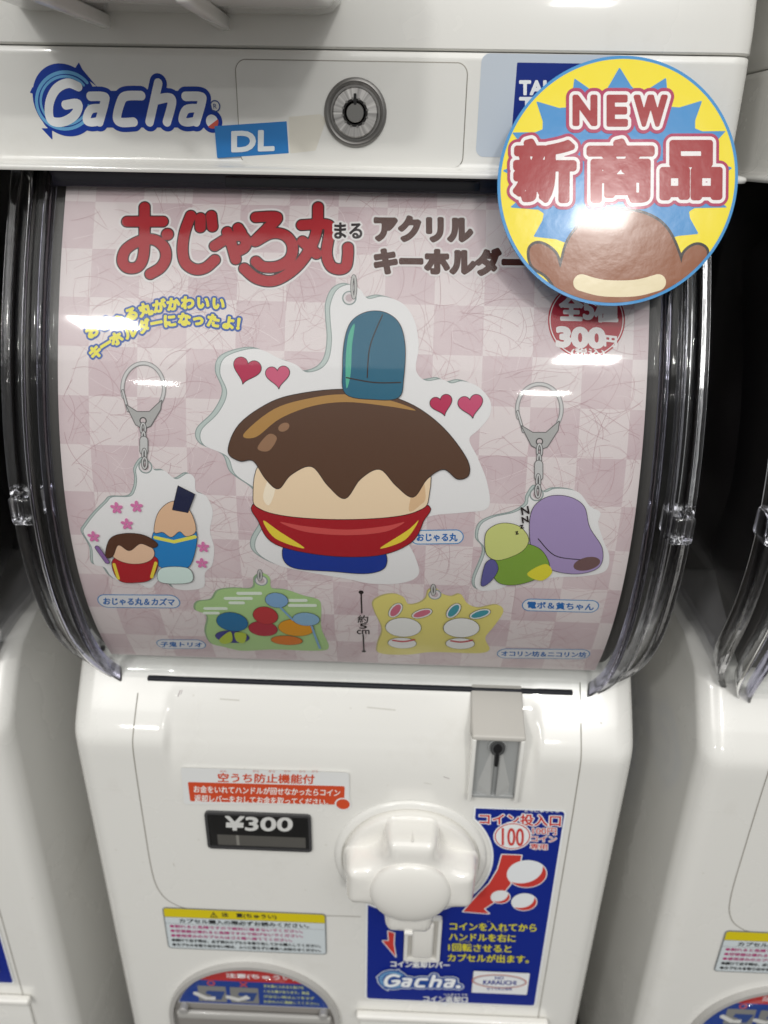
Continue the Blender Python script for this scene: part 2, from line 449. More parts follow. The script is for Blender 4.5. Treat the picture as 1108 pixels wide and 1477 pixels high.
# ================================================================== THE MACHINE
MX = 'capsule machines standing side by side'
mach = thing('capsule_machine', 'white capsule toy machine in the middle, with pink poster, big white knob and NEW disc', 'capsule machine', MX, (0, 0, -.62))
T0 = Matrix.Translation((0, 0, .62))
def own(o, parent=mach):
    o.parent = parent
    return o

# ---- head housing: rounded front corners, lower lip
def rounded_loop(hw, yf, r, yb, z, n=8):
    l = [(-hw, yb, z)]
    for k in range(n + 1):
        t = math.pi + k / n * math.pi / 2
        l.append((-hw + r + r * math.cos(t), yf + r + r * math.sin(t), z))
    for x in np.linspace(-hw + r, hw - r, 12)[1:-1]: l.append((x, yf, z))
    for k in range(n + 1):
        t = 1.5 * math.pi + k / n * math.pi / 2
        l.append((hw - r + r * math.cos(t), yf + r + r * math.sin(t), z))
    l.append((hw, yb, z)); return l
HW = .1462
lv = [(-.0028, .150, -.0050), (-.0034, .1508, -.0060), (-.0026, .1512, -.0064), (-.0014, .1510, -.0060), (-.0007, .1496, -.0036), (-.0002, .1478, -.0012), (.0006, .1466, -.0002),
      (.0020, HW, 0), (.02, HW - .0002, 0), (.036, HW - .0005, 0), (.0383, HW - .0006, 0.0001), (.0388, HW - .001, .0006)]
loops = [rounded_loop(hw, yf, .008, .26, z) for z, hw, yf in lv]
V, F = loft(loops)
head = sharp(mesh('head_housing', V, F, WHITE, mach, True), 60)
# lock hatch: a raised panel with a seam round it
a = HEAD.uv(347, 238); b = HEAD.uv(676, 90)
hatch = rrect(a[0], a[1], b[0], b[1], 4.2)
s = Sheet(HEAD, .00008); s.add(hatch, SEAM, 0.35); s.h = .0002
s.add(hatch.grow(-.42), WHITE, 0.35, thick=.0005); s.build('lock_hatch', mach)
# lock
LX = 0.0
c = (LX, 0, LOCKZ)
lock = sharp(mesh('lock', *disc_loft([(.0118, 0), (.0118, .0012), (.0113, .0019), (.0106, .0021), (.0098, .0017), (.0094, .0012)], c), STEELD, mach, True), 40)
cyl = sharp(mesh('lock_cylinder', *disc_loft([(.0086, .0010), (.0086, .0022), (.0081, .0028), (.0046, .0029), (.0045, .0012)], c), brushed(), lock, True), 40)
sharp(mesh('key_pin', *disc_loft([(.0034, .0012), (.0034, .0027), (.0031, .0030)], c), STEEL, lock, True), 40)
s = Sheet(Plane((0, -.0030, LOCKZ)), .00008)
s.add(circ((0, 0), 4.75) - circ((0, 0), 3.95), ink(40, 38, 38), 0.15)
s.add(rrect(-.55, 2.6, .55, 6.4, .3), BLACK, 0.15)
for t in range(12):
    q = t / 12 * 2 * math.pi + .2
    s.add(circ((4.75 * math.cos(q), 4.75 * math.sin(q)), .42), STEEL, 0.1, h=.00017)
s.build('keyway', lock)

# ---- printed "Gacha." logo, drawn in its own units (0..560 wide)
def logo(sheet, A, k, white=(240, 242, 244), blue=(26, 62, 160), pale=(112, 178, 226), cell=.25, rim=True, outline=None):
    """A maps logo units to surface mm; k is mm per logo unit"""
    st = lambda pts, r, sm=True: stroke([A(*p) for p in pts], r * k, sm)
    r = 12.5
    G = st([(226, 250), (196, 240), (162, 258), (143, 300), (147, 345), (180, 352), (216, 332), (226, 300), (190, 303)], r)
    lt = [st([(262, 278), (300, 279), (303, 292), (287, 352)], r), st([(292, 312), (262, 316), (250, 345), (262, 353), (285, 350)], r * .9),
          st([(408, 276), (362, 278), (347, 300), (338, 340), (350, 353), (386, 352)], r),
          st([(457, 240), (432, 352)], r, False), st([(446, 290), (484, 282), (497, 294), (482, 352)], r),
          st([(536, 278), (578, 279), (583, 292), (566, 352)], r), st([(572, 312), (538, 316), (526, 345), (538, 353), (562, 350)], r * .9)]
    dot = circ(A(612, 350), 18 * k)
    wh = union([G] + lt + [dot])
    ring = circ(A(188, 290), 96 * k)
    spike = poly([A(215, 200), A(228, 180), (A(238, 200)), A(280, 250)]) | poly([A(95, 250), A(86, 268), A(100, 270)]) | poly([A(120, 370), A(152, 404), A(150, 370)])
    body = wh.grow(13 * k) | ring | spike | poly([A(150, 368), A(240, 262), A(600, 262), A(625, 368)])
    if outline: sheet.add(body.grow(7 * k), ink(*outline), cell)
    sheet.add(body, ink(*blue), cell)
    for rad, w in ((82, 4.5), (70, 3.5)):
        arc = [A(188 + rad * math.cos(t), 290 + rad * math.sin(t)) for t in np.linspace(.2, 5.6, 40)]
        sheet.add(stroke(arc, w * k), ink(*pale), cell * .8)
    sheet.add(wh, ink(*white), cell * .7)
    return wh
s = Sheet(HEAD)
A = lambda x, y: HEAD.uv(x * .5, y * .5)
logo(s, A, abs(A(100, 0)[0] - A(0, 0)[0]) / 100)
s.add(circ(A(612, 350), 2.5) & poly([A(600, 366), A(634, 340), A(640, 380), A(606, 384)]), ink(214, 98, 84), .15)
s.add((circ(A(621, 306), 2.0) - circ(A(621, 306), 1.6)), ink(60, 84, 150), .12)
s.add(glyph_at('R', A(621, 306), 2.4), ink(60, 84, 150), .1)
s.build('logo_decal', mach)
# maker's decal under the disc
s = Sheet(HEAD)
a = HEAD.uv(686, 226); b = HEAD.uv(905, 80)
s.add(rrect(a[0], a[1], b[0], b[1], 3.0), ink(196, 205, 216), .4)
a = HEAD.uv(738, 192); b = HEAD.uv(862, 92)
s.add(rrect(a[0], a[1], b[0], b[1], .3), ink(20, 45, 130), .4)
s.add(text('TAKARA', HEAD, 750, 117, 850, 136).grow(.32), ink(238, 240, 242), .2)
s.add(text('TOMY', HEAD, 750, 141, 850, 160).grow(.32), ink(238, 240, 242), .2)
s.build('maker_decal', mach)

# ---- clear globe: cover shell, side rails, gasket, inner box
S_END = float(z2s(-.2455))
def tuck(x, sv):
    """the globe's lower corners are rounded in: outer ribs close up towards the foot"""
    q = min(1, max(0, (sv - (S_END - .062)) / .062)); g = math.sqrt(max(0, 1 - .985 * q * q))
    a = abs(x)
    if a > .1165: a = .1165 - .0085 * q ** 4 + (a - .1165) * g
    return math.copysign(a, x)
def sweep(name, x0, x1, h0, h1, za, zb, m_, parent, n=60, r=.0008):
    """solid bar between x0 and x1, following the poster's curve from height h0 to h1 above it"""
    s0, s1 = float(z2s(za)), float(z2s(zb)); loops = []
    e = min(3 * r, (x1 - x0) * .4)
    sec = [(x0 + r, h0), (x0 + e, h0), (x1 - e, h0), (x1 - r, h0), (x1, h0 + r), (x1, h1 - r), (x1 - r * .3, h1 - r * .3), (x1 - r, h1), (x1 - e, h1), (x0 + e, h1), (x0 + r, h1), (x0 + r * .3, h1 - r * .3), (x0, h1 - r), (x0, h0 + r)]
    for sv in np.linspace(s0, s1, n):
        u = np.array([p[0] * 1000 for p in sec]); hh = np.array([p[1] for p in sec])
        z = s2z(sv); y = np.polyval(_pf, z); d = np.polyval(_pd, z); k = 1 / math.sqrt(1 + d * d)
        loops.append([(tuck(uu / 1000, sv), y - h_ * k, z + h_ * d * k) for uu, h_ in zip(u, hh)])
    V, F = loft(loops)
    return sharp(mesh(name, V, F, m_, parent, True), 50)
cover = sweep('globe_cover', -.1215, .1215, .0030, .0052, -.004, -.242, CLEAR, mach, 90)
for sx in (-1, 1):
    for x0, x1, h0, h1, m_, nm in ((.1217, .1241, .0005, .0074, RAILP, 'cover_rib'), (.1246, .1292, .0020, .0042, CLEAR, 'cover_flange'),
                                   (.1297, .1313, -.003, .0056, RAIL, 'cover_rib'), (.1318, .1372, -.0030, -.0012, CLEAR, 'cover_flange'), (.1376, .1418, -.010, .0008, RAIL, 'side_rim')):
        a, b = (x0, x1) if sx > 0 else (-x1, -x0)
        sweep(nm, a, b, h0, h1, -.002, -.2455, m_, mach, 80)
    # clear side wall of the globe
    xs = .1392 * sx
    sv = np.linspace(0.02, float(z2s(-.235)), 50); V = []; F = []
    for q in sv:
        z = s2z(q); y = np.polyval(_pf, z) + .012
        xq = tuck(xs, q); V += [(xq, y, z), (xq, .14, z), (xq - .0018 * sx, y, z), (xq - .0018 * sx, .14, z)]
    for i in range(len(sv) - 1):
        k = i * 4
        F += [(k, k + 1, k + 5, k + 4), (k + 2, k + 6, k + 7, k + 3), (k, k + 4, k + 6, k + 2)]
    mesh('side_wall', V, F, CLEARSIDE, mach)
    # clear latch block half way down each rim
    a, b = (.1322, .1420) if sx > 0 else (-.1420, -.1322)
    box('latch_block', (a, -.0425, -.1400), (b, -.026, -.1270), RAIL, mach, .002)
# top rail of the cover (tinted) and gasket at its foot
box('top_rail', (-.123, .004, -.0095), (.123, .012, -.0022), mat('top_rail', (46, 44, 58), 0.25), mach, .0008)
box('cover_catch', (-.052, .0025, -.0085), (.049, .0038, -.0045), mat('cover_catch', (34, 33, 42), 0.2), mach, .0004)
box('gasket', (-.1035, -.0172, -.2378), (.1095, -.0125, -.2358), mat('gasket_rubber', (34, 36, 44), 0.5), mach, .0004)
sweep('inner_drum', -.128, .128, -.075, -.006, -.001, -.2235, DARK, mach, 60, .003)
box('inner_back', (-.136, .085, -.2215), (.136, .2, -.001), DARK, mach, .003)

# ---- lower cabinet
def cab_loop(z, hw, r, yb=.25):
    n = 10; l = [(-hw, yb, z)]
    cols = np.concatenate([np.linspace(-hw + r, -.096, 6), np.linspace(-.0945, -.0885, 7), np.linspace(-.086, .086, 30), np.linspace(.0885, .0945, 7), np.linspace(.096, hw - r, 6)])
    ys = front_y(cols, np.full(cols.shape, z))
    for k in range(n):
        t = math.pi + k / n * math.pi / 2
        l.append((-hw + r + r * math.cos(t), ys[0] + r + r * math.sin(t), z))
    l += [(x, y, z) for x, y in zip(cols, ys)]
    for k in range(1, n + 1):
        t = 1.5 * math.pi + k / n * math.pi / 2
        l.append((hw - r + r * math.cos(t), ys[-1] + r + r * math.sin(t), z))
    l.append((hw, yb, z)); return l
zs = [-.222, -.2255, -.230, -.234, -.2375, -.241, -.2445, -.248, -.251, -.254, -.2562, -.2576, -.259, -.2603, -.2615, -.263, -.2645, -.2665, -.269, -.273, -.278, -.284, -.29, -.30, -.34, -.40, -.48, -.55, -.62]
def hwz(z): return float(np.interp(-z, [.222, .24, .258, .28, .62], [.1408, .1410, .1412, .1412, .1385]))
V, F = loft([cab_loop(z, hwz(z), .011) for z in zs])
cab = sharp(mesh('lower_cabinet', V, F, WHITE, mach, True), 60)
# door seam: down both sides of the panel, rounded at the lower left
s = Sheet(FRONT, .00012)
pl = [FRONT.uv(*p) for p in ((199, 1000), (193, 1050), (192, 1080), (197, 1118), (208, 1190), (219, 1255), (230, 1285), (250, 1303), (285, 1312), (400, 1318), (520, 1322))]
s.add(stroke(smooth(pl, False), .28), SEAM, .22)
x = FRONT.uv(838, 1072)[0]
s.add(stroke([(x, -233), (x + .4, -300), (x, -400), (x - .6, -520)], .28), SEAM, .22)
s.build('door_seam', mach)
# logo print on the side wall facing the next machine
SIDE = Plane((.1409, .10, -.30), (0, 1, 0), (0, 0, 1))
s = Sheet(SIDE, .0002)
logo(s, lambda x, y: ((x - 188) * .28 - 28, (290 - y) * .28 - 46), .28, cell=.9)
s.build('side_logo', mach)

# ---- scuffs and old tape marks on the plastic
SC = ink(182, 174, 174, .6); SM = ink(205, 203, 197, .5)
for pts, w, q in ((((257, 1004), (260, 996)), .25, SC), (((261, 1001), (263, 995)), .18, SC), (((318, 1008), (345, 1010)), .3, SM), (((700, 1046), (706, 1049)), .25, SC), (((640, 1120), (648, 1123)), .22, SC), (((250, 1245), (252, 1249)), .3, SM), (((866, 1042), (868, 1043)), .3, SM), (((612, 1129), (622, 1131)), .2, SM), (((530, 1020), (570, 1024)), .3, SM)):
    Sheet(FRONT, .0001).add(stroke([FRONT.uv(*k) for k in pts], w), q, .14).build('scuff_mark', mach)
s = Sheet(HEAD, .00072)
TP = mat('tape_residue', (220, 216, 205), .55); TP2 = ink(196, 188, 172, .6)
s.add(poly([HEAD.uv(*p) for p in ((418, 170), (462, 166), (470, 172), (455, 216), (420, 220))]).grow(.3), TP, .3)
s.build('tape_residue', mach)

# ---- notice sticker
s = Sheet(LOW, .0004)
s.add(poly([LOW.uv(*p) for p in ((266, 1110), (499, 1117), (500, 1155), (270, 1156))]).grow(1.6) | circ(LOW.uv(495, 1159), 4.2), ink(225, 226, 226), .3)
OR = ink(205, 78, 46); WT = ink(238, 236, 232)
s.add(poly([LOW.uv(*p) for p in ((274, 1129), (495, 1135), (494, 1158), (277, 1153))]).grow(.9), OR, .3)
s.add(circ(LOW.uv(495, 1159), 4.3), ink(225, 226, 226), .25)
s.add(ell(LOW.uv(495, 1159), 3.5, 3.5), OR, .25)
s.add(text('空うち防止機能付', LOW, 315, 1114, 453, 1127, dy=2.5).grow(.16), OR, .17)
s.add(text('お金をいれてハンドルが回せなかったらコイン', LOW, 280, 1132, 490, 1142, dy=5.5).grow(.08), WT, .15)
s.add(text('返却レバーをおしてお金を取ってください。', LOW, 281, 1145, 473, 1155, dy=6).grow(.08), WT, .15)
for x in (318, 365, 388, 410, 432, 450): s.add(text('から', LOW, x, 1109.5, x + 9, 1112.5), OR, .12, h=.0007)
s.build('notice_sticker', mach)

# ---- price window: recessed frame, card, smoked pane
a = LOW.uv(301, 1222); b = LOW.uv(449, 1172)
x0, z0, x1, z1 = a[0] / 1000, LOW.uv(306, 1221)[1] / 1000, b[0] / 1000, LOW.uv(440, 1174)[1] / 1000
win = thing('price_window', '', ''); del win['label']; del win['category']; win.parent = mach
P0 = Plane((0, YL, 0))
s = Sheet(P0, .0003)
fr = rrect(x0 * 1000, z0 * 1000, x1 * 1000, z1 * 1000, 2.3)
s.add(fr - fr.grow(-1.5), mat('window_frame', (58, 58, 60), 0.22, coat=.5), .25, thick=.0011)
s.add(fr.grow(-1.4), ink(24, 24, 25, .6), .4, h=.0003)
s.build('window_frame', win)
s = Sheet(P0, .0005)
zm = z0 + (z1 - z0) * .40
s.add(rrect(x0 * 1000 + 3.0, zm * 1000, x1 * 1000 - 3.0, z1 * 1000 - 1.2, .3), ink(16, 16, 17, .5), .3)
s.add(rrect(x0 * 1000 + 5.5, z0 * 1000 + 2.2, x1 * 1000 - 3.4, zm * 1000 - .8, .5), ink(98, 96, 92, .6), .3)
s.add(rrect(x0 * 1000 + 15.5, z0 * 1000 + 2.4, x0 * 1000 + 17, zm * 1000 - .8, .2), ink(150, 148, 142, .6), .3)
tx = text('¥300', P0, 326, 1176.5, 421, 1196, dy=1.5)
s.add(tx.grow(.42), ink(240, 240, 238, .5), .18); s.build('price_card', win)
s = Sheet(P0, .0011); s.add(fr.grow(-1.45), SMOKE, .5); s.build('window_pane', win)

# ---- coin slot
xa, xb = LOW.uv(680, 1100)[0] / 1000 - .0010, LOW.uv(755, 1100)[0] / 1000 - .001
YS = -.0385
zt, zb = hit_y(716, 1063, YS)[2] + .0015, LOW.uv(700, 1148)[1] / 1000
slot = thing('coin_slot', '', ''); del slot['label']; del slot['category']; slot.parent = mach
# hood: a wedge whose grey top runs back up the sloping shelf
V = []
for x in (xa, xb): V += [(x, YS, zt - .0015), (x, -.030, zt + .001), (x, -.012, -.2335), (x, -.010, zt - .02), (x, YS, zt - .0042)]
F = [(0, 1, 6, 5), (1, 2, 7, 6), (2, 3, 8, 7), (3, 4, 9, 8), (4, 0, 5, 9), (0, 4, 3, 2, 1), (5, 6, 7, 8, 9)]
sharp(mesh('hood', V, F, GREYP, slot, True, .0009, 3), 40)
tw = .0022
for x0_, x1_ in ((xa, xa + tw), (xb - tw, xb)): box('slot_cheek', (x0_, YS - .0002, zb), (x1_, -.03, zt - .0036), WHITE, slot, .0007)
box('slot_sill', (xa + tw + .0001, YS + .002, zb + .001), (xb - tw - .0001, -.03, zb + .003), SLOTG, slot, .0004)
SP = Plane((0, YL - .0006, 0)); xm = (xa + xb) / 2 * 1000
s = Sheet(SP, .0002)
s.add(rrect((xa + tw) * 1000 + .05, zb * 1000 + 2, (xb - tw) * 1000 - .05, zt * 1000 - 3.4, .1), SLOTG, .3)
zc = (zt * 1000 - 3.4) * .66 + (zb * 1000 + 3) * .34
s.build('slot_plate', slot)
zc_t = zt * 1000 - 10
sharp(mesh('slot_boss', *disc_loft([(.0046, .0004), (.0046, .0016), (.0040, .0019), (.0028, .0010)], (xm / 1000, YL, zc_t / 1000), 40), SLOTG, slot, True), 40)
Bz = zb + .003
V = [(xm / 1000 - .0026, YL - .0006, zc_t / 1000), (xm / 1000 - .0013, YL - .0030, zc_t / 1000), (xm / 1000 - .0013, YL - .0030, Bz), (xm / 1000 - .0085, YL - .0006, Bz),
     (xm / 1000 - .0085, YL - .0006, Bz + .0068)]
for sgn in (-1, 1):
    vv = [((x * 1000 - xm) * -sgn / 1000 + xm / 1000, y, z) for x, y, z in V]
    mesh('coin_guide', vv, [(0, 1, 2, 4), (2, 3, 4)], GUIDE, slot)
s = Sheet(SP, .0026)
s.add(ell((xm, zc_t), 3.5, 4.4), ink(74, 75, 76), .2)
s.add(stroke([(xm, zc_t - 10.5), (xm, zc_t + 2.5)], .75), BLACK, .15); s.add(ell((xm, zc_t), 2.1, 2.9), BLACK, .15)
s.build('coin_opening', slot)

# ---- blue instruction sticker
KC = np.array(LOW.uv(592, 1236)); KX, KZ = KC / 1000
KR = .0352
B = lambda x, y: LOW.uv(x, y)
navy = ink(18, 40, 136, .35)
tl, tr, br_, bl = B(690, 1163), B(813, 1165), B(770, 1446), B(530, 1438)
zb_s = (B(530, 1442)[1] + B(770, 1450)[1]) / 2
full = rrect(8.5, zb_s, 110.4, tl[1], 3.0)
KR2 = B(710, 1228)[0] - KC[0]; KX2 = B(683, 1170)[0] - KC[0]
kcut = circ(tuple(KC), KR2) | poly([(KC[0] - 60, KC[1] + 60), (KC[0] + KX2, KC[1] + 60), (KC[0] + KX2, KC[1] + 18), (KC[0], KC[1]), (KC[0] - 60, KC[1] - 12)])
stk = full - kcut
s = Sheet(LOW, .0004)
s.add(stk, ink(236, 238, 240, .35), .35); s.add(stk.grow(-1.0), navy, .35)
RED = ink(200, 62, 56, .35); WH = ink(232, 234, 236, .35); YE = ink(214, 206, 62, .35)
t = text('コイン投入口', LOW, 692, 1172, 808, 1188, dy=3); s.add(t.grow(.75), WH, .2); s.add(t.grow(.2), RED, .2)
s.add(text('とうにゅうぐち', LOW, 757, 1166.5, 806, 1170.5, dy=1).grow(.05), WH, .12)
e = ell(B(739, 1205), 9.2, 9.2); s.add(e.grow(.7), WH, .3); s.add(e, RED, .3); s.add(e.grow(-.6), WH, .3)
t = text('100', LOW, 724, 1193, 755, 1218, dy=1); s.add(t.grow(.18), RED, .2)
for tx_, bx in (('100円', (768, 1192, 802, 1202)), ('コイン', (766, 1204, 802, 1212)), ('専用', (765, 1215, 789, 1223))):
    t = text(tx_, LOW, *bx, dy=1); s.add(t.grow(.5), WH, .16); s.add(t.grow(.08), RED, .14)
arr = [(724, 1231), (752, 1232), (748, 1252), (735, 1275), (718, 1296), (698, 1309), (705, 1316), (668, 1313), (690, 1288), (706, 1272), (718, 1252)]
ar = poly([B(*p) for p in arr]) - circ(tuple(KC), KR2 + .6)
s.add(ar.grow(.6), WH, .25); s.add(ar, RED, .25)
for cc, rx in (((760, 1259), 10.2), ((722, 1292), 4.9), ((756, 1299), 6.6)):
    e = ell(B(*cc), rx, rx * .98)
    s.add(e.grow(.5), WH, .25)
    cz = B(*cc); s.add(e - circ((cz[0] - rx * .35, cz[1] + rx * .42), rx * 1.12), RED, .2)
    s.add(e & circ((cz[0] - rx * .35, cz[1] + rx * .42), rx * 1.06), ink(230, 233, 236, .35), .25)
for i, (l, w) in enumerate((('コインを入れてから', 773), ('ハンドルを右に', 743), ('1回転させると', 737), ('カプセルが出ます。', 762))):
    y = 1328 + i * 15; s.add(text(l, LOW, 649 - i, y, w, y + 11, dy=2.5).grow(.17), YE, .18)
for x, y, q in ((703, 1325, 'い'), (722, 1339, 'みぎ'), (662, 1354, 'かいてん'), (722, 1369, 'で')): s.add(text(q, LOW, x, y, x + 4 * len(q), y + 2.6), YE, .12, h=.0012)
s.add(text('コイン返却レバー', LOW, 564, 1383, 648, 1392, dy=2).grow(.2), WH, .17)
s.add(text('コイン返却口', LOW, 611, 1433.5, 674, 1441.5, dy=1.5).grow(.16), WH, .16)
s.add(text('へんきゃく', LOW, 596, 1378.5, 622, 1381.5, dy=.5).grow(.05), WH, .12); s.add(text('へんきゃくぐち', LOW, 640, 1430, 674, 1433, dy=.5).grow(.05), WH, .12)
s.add(poly([B(633, 1442.5), B(652, 1443), B(642, 1448)]), WH, .2)
# curved arrow left of the lever
ar = poly([B(*p) for p in ((560, 1340), (569, 1343), (568, 1358), (571, 1377), (552, 1354), (561, 1354))]); s.add(ar.grow(.5), WH, .2); s.add(ar, RED, .2)
# small logo and inspection mark
a0 = np.array(B(544, 1396)); ax = np.array(B(666, 1398)) - a0; ay = np.array(B(546, 1424)) - a0
LA = lambda x, y: tuple(a0 + ax * ((x - 90) / 545) + ay * ((y - 190) / 205))
logo(s, LA, np.linalg.norm(ax) / 545, pale=(120, 170, 210), blue=(34, 74, 150), cell=.18, outline=(200, 208, 222))
s.add(rrect(*B(680, 1428), *B(764, 1400.5), .6), WH, .3)
e = ell(B(720, 1412), 16, 6.2); s.add(e, ink(190, 120, 110, .35), .25); s.add(e.grow(-.8), ink(196, 198, 204, .35), .25); s.add(e.grow(-1.5), WH, .25)
s.add(text('NO', LOW, 714, 1405, 726, 1409).grow(.12), navy, .14); s.add(text('KARAUCHI', LOW, 697, 1410, 744, 1416, dy=1).grow(.14), navy, .14)
s.add(text('空うち防止機構', LOW, 702, 1420.5, 738, 1424.5, dy=.5), navy, .12)
s.build('instruction_sticker', mach)

# ---- return lever
lev = thing('return_lever', '', ''); del lev['label']; del lev['category']; lev.parent = mach
xa_, za_ = B(582, 1379); xb_, zb_ = B(638, 1318)
s = Sheet(LOW, .0016); fr = rrect(xa_, za_, xb_, zb_, 1.5)
s.add(fr - fr.grow(-2.0), WHITE, .3, thick=.0016); s.add(fr.grow(-1.9), GREYP, .4, h=.0017); s.build('lever_frame', lev)
box('lever_button', ((xa_ + 4.2) / 1000, YL - .0052, (za_ + 5.5) / 1000), ((xb_ - 4.2) / 1000, YL - .0015, (zb_ - 3) / 1000), KNOBW, lev, .0018)

# ---- knob: round base, four-armed grip, domed face
knob = thing('knob', '', ''); del knob['label']; del knob['category']; knob.parent = mach
kc = (KX, YL, KZ)
sharp(mesh('knob_collar', *disc_loft([(.0405, .0001), (.0402, .0012), (.0390, .0019), (.0368, .0022), (.0364, .0008)], kc, 96), WHITE, knob, True), 45)
sharp(mesh('knob_base', *disc_loft([(.0355, .0006), (.0355, .0052), (.0348, .0062), (.0338, .0066), (.0290, .0070), (.0100, .0072)], kc, 96), KNOBW, knob, True), 45)
def plus_r(t, inset):
    def sd(x, y):
        f = lambda a, b: (lambda qx, qy: math.hypot(max(qx, 0), max(qy, 0)) + min(max(qx, qy), 0))(abs(x) - a, abs(y) - b)
        r = .0055; d1 = f(.0337 - r, .0136 - r) - r; d2 = f(.0136 - r, .0337 - r) - r
        k = .0165; h = max(k - abs(d1 - d2), 0) / k
        return min(d1, d2) - h * h * k * .25
    lo, hi = 0.0, .05
    for _ in range(40):
        m_ = (lo + hi) / 2
        if sd(m_ * math.cos(t), m_ * math.sin(t)) < -inset: lo = m_
        else: hi = m_
    return lo
loops = []
KH = .0222
for inset, h in ((-.0012, .0058), (-.0004, .0066), (0, .0080), (.0003, .013), (.0008, KH - .0070), (.0012, KH - .0048), (.0020, KH - .0030), (.0032, KH - .0016), (.0050, KH - .0009), (.0072, KH - .0006), (.0098, KH - .0005), (.0125, KH - .0004)):
    loops.append([(kc[0] + plus_r(t, inset) * math.cos(t), kc[1] - h, kc[2] + plus_r(t, inset) * math.sin(t)) for t in np.linspace(0, 2 * math.pi, 192, endpoint=False)])
V, F = loft(loops); sharp(mesh('knob_grip', V, F, KNOBW, knob, True), 60)
prof = [(.0206, KH - .006), (.0206, KH - .0004)] + [(.0204 * math.cos(q), KH - .0001 + .0052 * math.sin(q)) for q in np.linspace(0.05, 1.5, 12)]
sharp(mesh('knob_face', *disc_loft(prof, kc, 72), KNOBW, knob, True), 60)

box('part_line', (KX - .00022, YL - .0195, KZ + .0325), (KX + .00022, YL - .0080, KZ + .03345), KNOBW, knob, .0001)
box('pointer_mark', (KX - .0022, YL - KH - .0002, KZ - .0318), (KX + .0022, YL - KH + .006, KZ - .0300), WHITE, knob, .0003)
# ---- warning label
s = Sheet(LOW, .0004)
q = [B(236, 1309), B(467, 1319), B(468, 1375), B(246, 1365)]
wl = poly([(q[0][0], q[0][1]), (q[1][0] + .6, q[0][1]), (q[1][0] + .6, q[2][1]), (q[0][0], q[2][1])])
XL, XR, ZTP, ZBT = q[0][0], q[1][0] + .6, q[0][1], q[2][1]
wl = rrect(XL, ZBT, XR, ZTP, 1.6)
s.add(wl.grow(.7), ink(120, 124, 126), .3); s.add(wl, ink(206, 214, 218), .3)
hz = ZTP - (ZTP - ZBT) * .21
s.add(wl & poly([(XL - 2, hz), (XR + 2, hz), (XR + 2, ZTP + 2), (XL - 2, ZTP + 2)]), ink(214, 196, 30), .3)
hz2 = ZTP - (ZTP - ZBT) * .37
s.add(stroke([(XL, hz), (XR, hz)], .13), ink(90, 92, 90), .2); s.add(stroke([(XL, hz2), (XR, hz2)], .1), ink(90, 92, 90), .2)
def line(sheet, txt, x0, x1, zc_, size, material, g=.06, cell=.15):
    E = glyphs(txt); lo = E.reshape(-1, 2).min(0); hi = E.reshape(-1, 2).max(0)
    n = (E - lo) / (hi - lo); Q = np.stack([x0 + n[..., 0] * (x1 - x0), zc_ + (n[..., 1] - .5) * size], -1)
    sheet.add(islands(Q).grow(g), material, cell)
Hh = ZTP - ZBT; Ww = XR - XL
BK = ink(44, 46, 48); MG = ink(178, 60, 120)
line(s, '注　意(ちゅうい)', XL + Ww * .36, XL + Ww * .70, ZTP - Hh * .105, Hh * .12, BK, .14)
tx0 = XL + Ww * .31; s.add((lambda p: p - p.grow(-.45))(poly([(tx0 - 2.2, ZTP - Hh * .175), (tx0 + 2.2, ZTP - Hh * .175), (tx0, ZTP - Hh * .035)])), BK, .15)
s.add(stroke([(tx0, ZTP - Hh * .09), (tx0, ZTP - Hh * .13)], .22) | circ((tx0, ZTP - Hh * .155), .25), BK, .1)
line(s, 'カプセル購入の際必ずお読みください。', XL + Ww * .09, XL + Ww * .90, ZTP - Hh * .29, Hh * .10, BK, .11)
for k, (tt, w) in enumerate((('●割れると危険ですので絶対に踏まないでください。', .86), ('●空容器は壊れると危険ですので投げないでください。', .86), ('●使用済みのカプセルはゴミ箱へ捨ててください。', .79),
                        ('●続けて出す時は、必ず前のカプセルを取り出してから購入してください。', .97), ('●カプセルを取り出せない時は、ムリに取らずに係員へお知らせください。', .97))):
    line(s, tt, XL + Ww * .025, XL + Ww * w, ZTP - Hh * (.435 + .118 * k), Hh * .075, MG if k < 3 else BK, .07 if k < 3 else .09, .13)
s.build('warning_label', mach)

# ---- capsule outlet: clear domed flap in an arched frame
ox = (LOW.uv(245, 1450)[0] + LOW.uv(490, 1458)[0]) / 2; ozt = LOW.uv(368, 1388)[1]
orr = (LOW.uv(490, 1458)[0] - LOW.uv(245, 1450)[0]) / 2
out_ = thing('capsule_outlet', '', ''); del out_['label']; del out_['category']; out_.parent = mach
cz_ = ozt - orr * .98
arch = poly([(ox + orr * math.cos(t), cz_ + orr * .98 * math.sin(t)) for t in np.linspace(0, math.pi, 60)] + [(ox - orr, cz_ - 40), (ox + orr, cz_ - 40)])
s = Sheet(LOW, .0004)
s.add(arch - arch.grow(-2.6), mat('outlet_frame', (178, 176, 173), 0.2, coat=.4), .4, thick=.003)
s.add(arch.grow(-2.5), ink(150, 146, 142, .3), .5, h=.0006)
s.build('outlet_frame', out_)
s = Sheet(LOW, .0010)
inn = arch.grow(-4.6); zcut = B(366, 1447)[1]
band = inn & poly([(ox - 80, zcut), (ox + 80, zcut), (ox + 80, ozt + 20), (ox - 80, ozt + 20)])
s.add(band.grow(.6), ink(206, 206, 206, .3), .4); s.add(band, ink(30, 66, 150, .3), .4)
zr = B(366, 1414)[1]
s.add(band & poly([(ox - 80, zr), (ox + 80, zr), (ox + 80, ozt + 20), (ox - 80, ozt + 20)]), ink(188, 48, 48, .3), .4)
